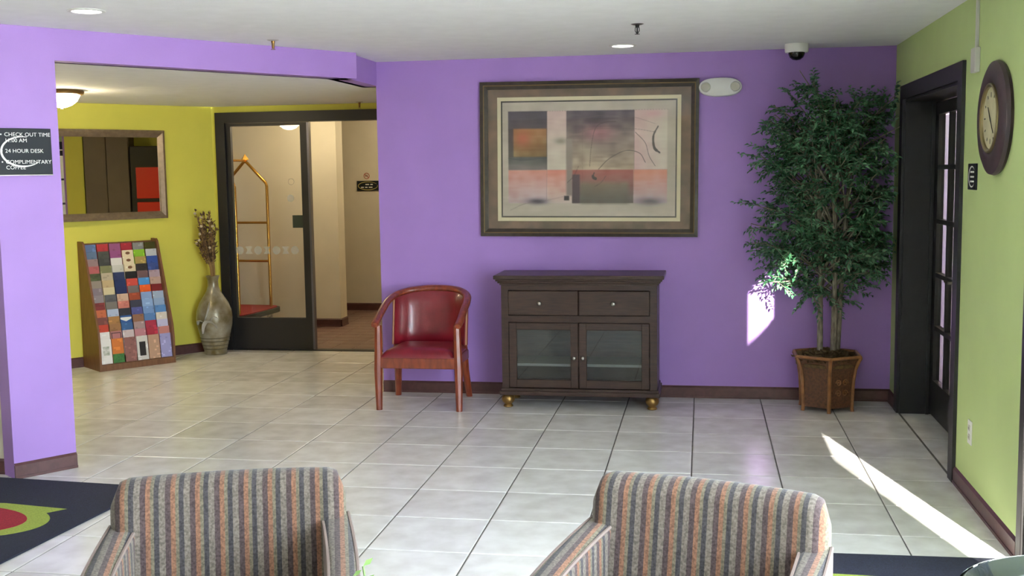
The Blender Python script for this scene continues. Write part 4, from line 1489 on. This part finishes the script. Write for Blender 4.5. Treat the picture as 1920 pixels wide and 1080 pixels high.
for r in range(NR):
    for c_ in range(NC):
        nm, colr = BT[r][c_]
        if bme is None:
            o = b0.build('brochure', M['brochure'])
            bme = o.data
        else:
            o = bpy.data.objects.new('brochure', bme)
            COL.objects.link(o)
        yf, zf = rows[r]
        jz = brng.uniform(-0.006, 0.0) if r else 0
        lx = -hwr + 0.018 + (c_ + 0.5) * cwid + brng.uniform(-0.002, 0.002)
        o.matrix_world = rkM @ TR(lx, yf + 0.006, zf + 0.0005) @ Matrix.Rotation(-tilt, 4, 'X')
        o.color = (*lin(*colr), 1)
        tag(o, f'{nm} brochure, {ORD[c_]} from left in the {ORD[r]} rack row', 'brochure', 'brochures in the rack')
        if nm.startswith('cream with brown oval'):
            ov = MB().lathe([(0.0, 0.0), (0.020, 0.0)], 16, TR(0, -bt - 0.0006, bh_ - 0.026) @ RXM @ Matrix.Diagonal((1, 0.62, 1, 1)), cap=False)
            oo = ov.build('oval_emblem', mat('brown_ink', (120, 80, 50), 0.5) if 'brown_ink' not in bpy.data.materials else bpy.data.materials['brown_ink'], o)
        if nm == 'tall white with dark photo':
            MB().box(-bw * 0.28, bw * 0.28, -bt - 0.0006, -bt, 0.035, 0.155).build('cover_photo', M['venddark'], o)
        if nm == 'tall orange and green':
            MB().box(-bw / 2, bw / 2, -bt - 0.0006, -bt, 0.0, 0.075).build('cover_photo', mat('green_ink', (60, 116, 54), 0.4, var=0.3, vscale=60), o)
        if nm == 'tall white':
            MB().box(-bw * 0.25, bw * 0.3, -bt - 0.0006, -bt, 0.07, 0.145).build('cover_photo', mat('grey_photo_ink', (150, 160, 140), 0.4, rgb2=(220, 220, 214), vscale=50), o)
        if nm == 'blue with white chevron':
            MB().add([(-bw / 2, -bt - 0.0006, bh_ - 0.03), (0, -bt - 0.0006, bh_ - 0.05), (bw / 2, -bt - 0.0006, bh_ - 0.03), (bw / 2, -bt - 0.0006, bh_ - 0.015), (-bw / 2, -bt - 0.0006, bh_ - 0.015)], [(0, 1, 2, 3, 4)]).build('chevron', M['lettering'], o)
        if nm == 'white with dark red frame':
            ring(-bw * 0.42, bw * 0.42, bh_ - 0.075, bh_ - 0.012, 0.006, -bt, -bt - 0.0008).build('printed_frame', M['venddark'], o)

# ------------------------------------------------------------------ floor vase with dried stems
M['vase'] = mat('silvered_olive_ceramic', (168, 164, 150), 0.3, metal=0.25, rgb2=(112, 98, 58), vscale=7)
va = tag(empty('floor_vase', (-4.375, 9.44, 0)), 'tall silver and olive patterned floor vase beside the sliding door frame', 'vase')
MB().lathe([(0.0, 0.0), (0.098, 0.0), (0.104, 0.012), (0.100, 0.03), (0.116, 0.09), (0.124, 0.12), (0.138, 0.19), (0.156, 0.27), (0.162, 0.33), (0.154, 0.40), (0.128, 0.47), (0.090, 0.53), (0.062, 0.575), (0.048, 0.62), (0.046, 0.67), (0.056, 0.700), (0.064, 0.712), (0.058, 0.714), (0.042, 0.69), (0.040, 0.62), (0.0, 0.58)], 40).build('body', M['vase'], va, smooth=True, angle=70)
for zz, r in ((0.055, 0.1085), (0.088, 0.1165), (0.125, 0.1265), (0.155, 0.1325)):
    MB().lathe([(r - 0.002, zz - 0.004), (r + 0.003, zz), (r - 0.002, zz + 0.004)], 40, cap=False).build('band', mat('dark_olive_glaze', (92, 84, 62), 0.4) if 'dark_olive_glaze' not in bpy.data.materials else bpy.data.materials['dark_olive_glaze'], va, smooth=True)


def on_vase(a, z, off=0.004):
    tab = [(0.12, 0.124), (0.19, 0.138), (0.27, 0.156), (0.33, 0.162), (0.40, 0.154), (0.47, 0.128), (0.53, 0.090)]
    for i in range(len(tab) - 1):
        if tab[i][0] <= z <= tab[i + 1][0]:
            t = (z - tab[i][0]) / (tab[i + 1][0] - tab[i][0])
            r = tab[i][1] * (1 - t) + tab[i + 1][1] * t + off
            return Vector((r * math.cos(a), r * math.sin(a), z))
    return Vector((0.1 * math.cos(a), 0.1 * math.sin(a), z))


M['vsilver'] = mat('silver_leaf_motif', (206, 206, 202), 0.25, metal=0.5)
for k, (pts, wd) in enumerate((
        ([(-1.95, 0.20), (-1.75, 0.27), (-1.55, 0.31), (-1.25, 0.30), (-1.0, 0.25)], 0.030),
        ([(-1.75, 0.30), (-1.55, 0.38), (-1.45, 0.45), (-1.42, 0.49)], 0.024),
        ([(-2.25, 0.28), (-2.05, 0.32), (-1.8, 0.31)], 0.026),
        ([(-1.45, 0.31), (-1.2, 0.36), (-0.9, 0.34)], 0.022))):
    ps = bez([on_vase(a, z) for a, z in pts], 8)
    MB().tube(ps, [wd * (0.25 + 0.75 * math.sin(PI * i / (len(ps) - 1))) for i in range(len(ps))], 8, flat=0.22).build('leaf_motif', M['vsilver'], va, smooth=True)

ds = tag(empty('dried_arrangement', (-4.375, 9.44, 0.66)), 'bunch of dried brown stems and cream buds standing in the floor vase', 'dried flowers')
rr = random.Random(5)
b, bl, bb = MB(), MB(), MB()
for k in range(64):
    a = rr.random() * 2 * PI
    r0, r1 = 0.018 * rr.random(), 0.02 + 0.085 * rr.random()
    hh = rr.uniform(0.30, 0.66)
    tip = Vector((math.cos(a) * r1 - 0.045 * hh / 0.66, math.sin(a) * r1 * 0.8 - 0.02, hh))
    ps = bez([(math.cos(a) * r0, math.sin(a) * r0, -0.05), (math.cos(a) * r0 * 1.4, math.sin(a) * r0, 0.12), tip * 0.6 + Vector((0, 0, 0.02)), tip], 5)
    b.tube(ps, 0.0022, 4)
    for q in range(9):
        t = rr.uniform(0.45, 1.0)
        p = ps[min(len(ps) - 1, int(t * len(ps)))]
        d = Vector((rr.gauss(0, 1), rr.gauss(0, 1), rr.uniform(0.2, 1.6))).normalized()
        s_ = d.orthogonal().normalized()
        L = rr.uniform(0.025, 0.055)
        bl.add([p, p + d * L * 0.5 + s_ * 0.008, p + d * L, p + d * L * 0.5 - s_ * 0.008], [(0, 1, 2, 3)])
    if k % 5 == 0:
        bb.lathe([(0.0, -0.012), (0.011, -0.006), (0.014, 0.002), (0.009, 0.011), (0.0, 0.014)], 10, TR(*(tip + Vector((0, -0.012, -0.02)))))
x_ = b.build('stems', M['twig'], ds)
x_['kind'] = 'stuff'
x_ = bl.build('dried_leaves', M['dryleaf'], ds)
x_['kind'] = 'stuff'
x_ = bb.build('buds', M['bud'], ds, smooth=True)
x_['kind'] = 'stuff'

# ------------------------------------------------------------------ luggage cart behind the glass
lc = tag(empty('luggage_cart', (-4.655, 10.52, 0), math.radians(-5)), 'brass birdcage luggage cart with red deck behind the glass door', 'luggage cart')
ZD = 0.26
b = MB()
outl = []
for i in range(40):
    t = 2 * PI * i / 40
    c, s_ = math.cos(t), math.sin(t)
    outl.append((0.33 * abs(c) ** 0.35 * (1 if c >= 0 else -1), 0.47 * abs(s_) ** 0.35 * (1 if s_ >= 0 else -1)))
b.prism(outl, ZD - 0.05, ZD - 0.004)
b.build('bumper', M['rubber'], lc)
MB().prism([(p[0] * 0.93, p[1] * 0.95) for p in outl], ZD - 0.004, ZD + 0.006).build('deck_carpet', mat('red_cart_carpet', (136, 32, 34), 0.9, var=0.15, vscale=80), lc)
for yy in (-0.335, 0.335):
    hp = [(-0.235, yy, ZD), (-0.235, yy, 1.50), (-0.225, yy, 1.535), (-0.02, yy, 1.745), (0.0, yy, 1.755), (0.02, yy, 1.745), (0.225, yy, 1.535), (0.235, yy, 1.50), (0.235, yy, ZD)]
    MB().tube(hp, 0.0155, 10).build('hoop', M['gold'], lc, smooth=True)
    for zz in (1.13, 0.735):
        MB().tube([(-0.235, yy, zz), (0.235, yy, zz)], 0.0125, 8).build('crossbar', M['gold'], lc, smooth=True)
    MB().add([(-0.045, yy, 1.775), (0, yy - 0.045, 1.775), (0.045, yy, 1.775), (0, yy + 0.045, 1.775), (0, yy, 1.835), (0, yy, 1.755)], [(0, 1, 4), (1, 2, 4), (2, 3, 4), (3, 0, 4), (0, 5, 1), (1, 5, 2), (2, 5, 3), (3, 5, 0)]).build('finial', M['gold'], lc)
MB().tube([(0, -0.335, 1.765), (0, 0.335, 1.765)], 0.0125, 8).build('top_bar', M['gold'], lc, smooth=True)
for sx in (-1, 1):
    for sy in (-1, 1):
        wh = MB().lathe([(0.0, -0.016), (0.07, -0.016), (0.078, -0.008), (0.078, 0.008), (0.07, 0.016), (0.0, 0.016)], 20, TR(sx * 0.22, sy * 0.33, 0.08) @ Matrix.Rotation(PI / 2, 4, 'Y')).build('caster', M['rubber'], lc, smooth=True)
        MB().box(sx * 0.22 - 0.022, sx * 0.22 - 0.018, sy * 0.33 - 0.02, sy * 0.33 + 0.02, 0.07, ZD - 0.05).box(sx * 0.22 + 0.018, sx * 0.22 + 0.022, sy * 0.33 - 0.02, sy * 0.33 + 0.02, 0.07, ZD - 0.05).build('fork', M['silver'], wh)

# ------------------------------------------------------------------ logo mats


def mat_rug(loc, rz, w_, d_, label, ex, ey):
    e = tag(empty('door_mat', loc, rz), label, 'mat', 'logo door mats')
    MB().rbox(-w_, 0, -d_, 0, 0.0005, 0.009, 0.003, 1).build('carpet', M['navy'], e)
    em = []
    for i in range(64):
        t = 2 * PI * i / 64
        em.append((0.47 * math.cos(t), 0.27 * math.sin(t)))
    g = MB().prism([(ex + p[0], ey + p[1]) for p in em], 0.0091, 0.0099)
    tip = (ex + 0.42, ey + 0.25)
    g.prism([(ex - 0.10, ey + 0.25), (ex + 0.33, ey + 0.08), (ex + 0.36, ey + 0.17), tip, (ex + 0.05, ey + 0.275)], 0.0091, 0.0098)
    go = g.build('lime_emblem', M['olive'], e)
    MB().prism([(ex - 0.03 + p[0] * 0.83, ey - 0.005 + p[1] * 0.78) for p in em], 0.0099, 0.0107).build('red_disc', M['redcarpet'], go)
    vs, fs = arc_band(ex - 0.20, ey - 0.02, 0.20, 0.09, 0.1, 2.6, 0.004, 0.016)
    MB().add([(v[0], v[1], 0.0109) for v in vs], fs).build('swoosh', M['olive'], go)
    return e


mat_rug((-2.806, 5.246, 0), math.radians(-4.3), 1.8, 1.2, 'dark navy logo mat by the purple stub wall at left', -0.62, -0.69)
mat_rug((1.20, 4.672, 0), math.radians(1.5), 1.75, 1.2, 'blue logo mat in the daylight at the lower right', -0.80, -0.52)

# ------------------------------------------------------------------ striped armchairs


def tub_chair(loc, rz, label):
    e = tag(empty('striped_armchair', loc, rz), label, 'armchair', 'striped lobby armchairs')
    SXm, SYm = M['stripe_x'], M['stripe_y']
    # back: padded slab leaning backwards (local +y), rolled top edge, bowed a little
    vs, fs = [], []
    NU, NVv = 28, 26
    hwb = 0.324
    sec = []
    # closed section in (y,z): up the front face, round the top, down the rear
    for i in range(9):
        t = i / 8
        sec.append((0.105 + 0.075 * t, 0.30 + (0.70 - 0.30) * t))
    for i in range(1, 10):
        a = PI * i / 10
        sec.append((0.245 - 0.065 * math.cos(a), 0.700 + 0.062 * math.sin(a)))
    for i in range(9):
        t = i / 8
        sec.append((0.31 - 0.02 * t, 0.70 - 0.56 * t))
    ns_ = len(sec)
    for i in range(NU + 1):
        u = -1 + 2 * i / NU
        e1 = max(0.0, (abs(u) - 0.86) / 0.14)
        k = math.sqrt(max(0.0, 1 - e1 * e1))       # rounded ends
        for (y, z) in sec:
            yc, zc = 0.235, min(z, 0.66)
            yy = yc + (y - yc) * (0.35 + 0.65 * k) + 0.035 * (1 - u * u) * 1.0
            zz = zc + (z - zc) * (0.35 + 0.65 * k)
            vs.append((u * hwb, yy, zz))
    for i in range(NU):
        for j in range(ns_):
            a, b_ = i * ns_ + j, i * ns_ + (j + 1) % ns_
            fs.append((a, b_, b_ + ns_, a + ns_))
    fs.append(tuple(range(ns_)))
    fs.append(tuple(NU * ns_ + j for j in range(ns_)))
    MB().add(vs, fs).build('backrest', SXm, e, smooth=True, angle=60)
    # arms: curved panels that start under the back's ends and drop towards the front
    for sx in (-1, 1):
        vs, fs = [], []
        NA = 16
        secn = 12
        for i in range(NA + 1):
            t = i / NA
            y = 0.235 - 0.60 * t
            cx = sx * (0.292 + 0.020 * math.sin(PI * t * 0.8))
            zt = 0.640 - 0.075 * t - 0.03 * t * t
            wd = 0.042
            pr = [(-wd, 0.12), (-wd, zt - 0.02), (-wd * 0.9, zt - 0.008), (-wd * 0.6, zt), (wd * 0.6, zt), (wd * 0.9, zt - 0.008), (wd, zt - 0.02), (wd, 0.12)]
            ns2 = len(pr)
            e1 = max(0.0, (t - 0.92) / 0.08)
            kk = math.sqrt(max(0, 1 - e1 * e1 * 0.8))
            for (px_, pz) in pr:
                vs.append((cx + px_ * kk, y, pz - (0.0 if pz < 0.2 else 0.02 * (1 - kk))))
        b = MB()
        for i in range(NA):
            for j in range(ns2):
                b.mi = 1 if 2 <= j <= 4 else 0
                b.f.append((i * ns2 + j, i * ns2 + (j + 1) % ns2, (i + 1) * ns2 + (j + 1) % ns2, (i + 1) * ns2 + j))
                b.m.append(b.mi)
        b.f.append(tuple(range(ns2)))
        b.m.append(1)
        b.f.append(tuple(NA * ns2 + j for j in range(ns2)))
        b.m.append(1)
        b.v = vs
        arm = b.build('arm', [SYm, SXm], e, smooth=True, angle=50)
        for sd in (-1, 1):
            pts = [Vector((vs[i * ns2 + (2 if sd < 0 else 5)][0], vs[i * ns2][1], vs[i * ns2 + 2][2])) for i in range(NA + 1)]
            MB().tube(pts, 0.0055, 6).build('piping', mat('taupe_piping', (112, 98, 92), 0.9) if 'taupe_piping' not in bpy.data.materials else bpy.data.materials['taupe_piping'], arm, smooth=True)
    MB().rbox(-0.25, 0.25, -0.36, 0.14, 0.30, 0.44, 0.04, 4).build('seat_cushion', SXm, e, smooth=True)
    MB().rbox(-0.27, 0.27, -0.345, 0.27, 0.12, 0.30, 0.015, 2).build('seat_base', SXm, e, smooth=True)
    for sx in (-1, 1):
        for yy in (-0.30, 0.24):
            MB().tube([(sx * 0.25, yy, 0.0), (sx * 0.25, yy, 0.125)], [0.018, 0.026], 8).build('leg', M['darkwood'], e, smooth=True)
    return e


tub_chair((-1.245, 2.68, 0), math.radians(18.7), 'striped fabric armchair at lower left with its back to the lobby')
tub_chair((-0.055, 2.74, 0), math.radians(-17.1), 'striped fabric armchair at lower right of centre near the blue mat')

# ------------------------------------------------------------------ round glass side table
tb = tag(empty('glass_side_table', (0.925, 2.67, 0)), 'round glass-topped side table at the lower right corner', 'table')
M['tglass'] = mat('green_tinted_glass', (232, 244, 238), 0.02)
_b = M['tglass'].node_tree.nodes['Principled BSDF']
_b.inputs['Transmission Weight'].default_value = 1.0
_b.inputs['IOR'].default_value = 1.5
MB().lathe([(0.0, 0.588), (0.318, 0.588), (0.325, 0.593), (0.325, 0.598), (0.305, 0.603), (0.0, 0.603)], 72).build('glass_top', M['tglass'], tb, smooth=True, angle=25)
MB().lathe([(0.0, 0.0), (0.19, 0.0), (0.19, 0.012), (0.05, 0.035), (0.026, 0.06), (0.022, 0.50), (0.05, 0.56), (0.11, 0.586), (0.0, 0.587)], 40).build('pedestal', mat('grey_green_metal', (110, 116, 100), 0.35, metal=0.6), tb, smooth=True)

# ------------------------------------------------------------------ small plant between the armchairs
pl = tag(empty('potted_plant', (-0.685, 2.44, 0)), 'leafy green plant whose tip shows beside the left striped armchair', 'plant')
MB().lathe([(0.0, 0.0), (0.075, 0.0), (0.10, 0.17), (0.108, 0.18), (0.096, 0.18), (0.09, 0.15), (0.0, 0.15)], 28).build('pot', mat('terracotta', (150, 84, 58), 0.7), pl, smooth=True)
rr = random.Random(9)
st_, lv = MB(), MB()
for k in range(9):
    a = k * 2.4
    r1 = 0.03 + 0.05 * rr.random()
    hh = 0.40 + 0.16 * rr.random()
    tip = Vector((math.cos(a) * r1, math.sin(a) * r1, hh))
    if k == 0:
        tip = Vector((-0.135, 0.11, 0.645))
    if k == 1:
        tip = Vector((-0.165, 0.12, 0.615))
    ps = bez([(0.02 * math.cos(a), 0.02 * math.sin(a), 0.14), tip * 0.55, tip], 8)
    st_.tube(ps, 0.003, 5)
    for q in range(26):
        p = ps[min(len(ps) - 1, int((0.35 + 0.65 * rr.random()) * len(ps)))]
        d = Vector((rr.gauss(0, 1), rr.gauss(0, 1), 0.9)).normalized()
        s_ = d.orthogonal().normalized()
        L = rr.uniform(0.018, 0.032)
        lv.add([p, p + d * L * 0.5 + s_ * L * 0.25, p + d * L, p + d * L * 0.5 - s_ * L * 0.25], [(0, 1, 2, 3)])
x_ = st_.build('stems', mat('green_stem', (90, 120, 60), 0.6), pl)
x_['kind'] = 'stuff'
x_ = lv.build('leaves', mat('light_green_leaf', (120, 156, 84), 0.5, var=0.25, vscale=40), pl)
x_['kind'] = 'stuff'
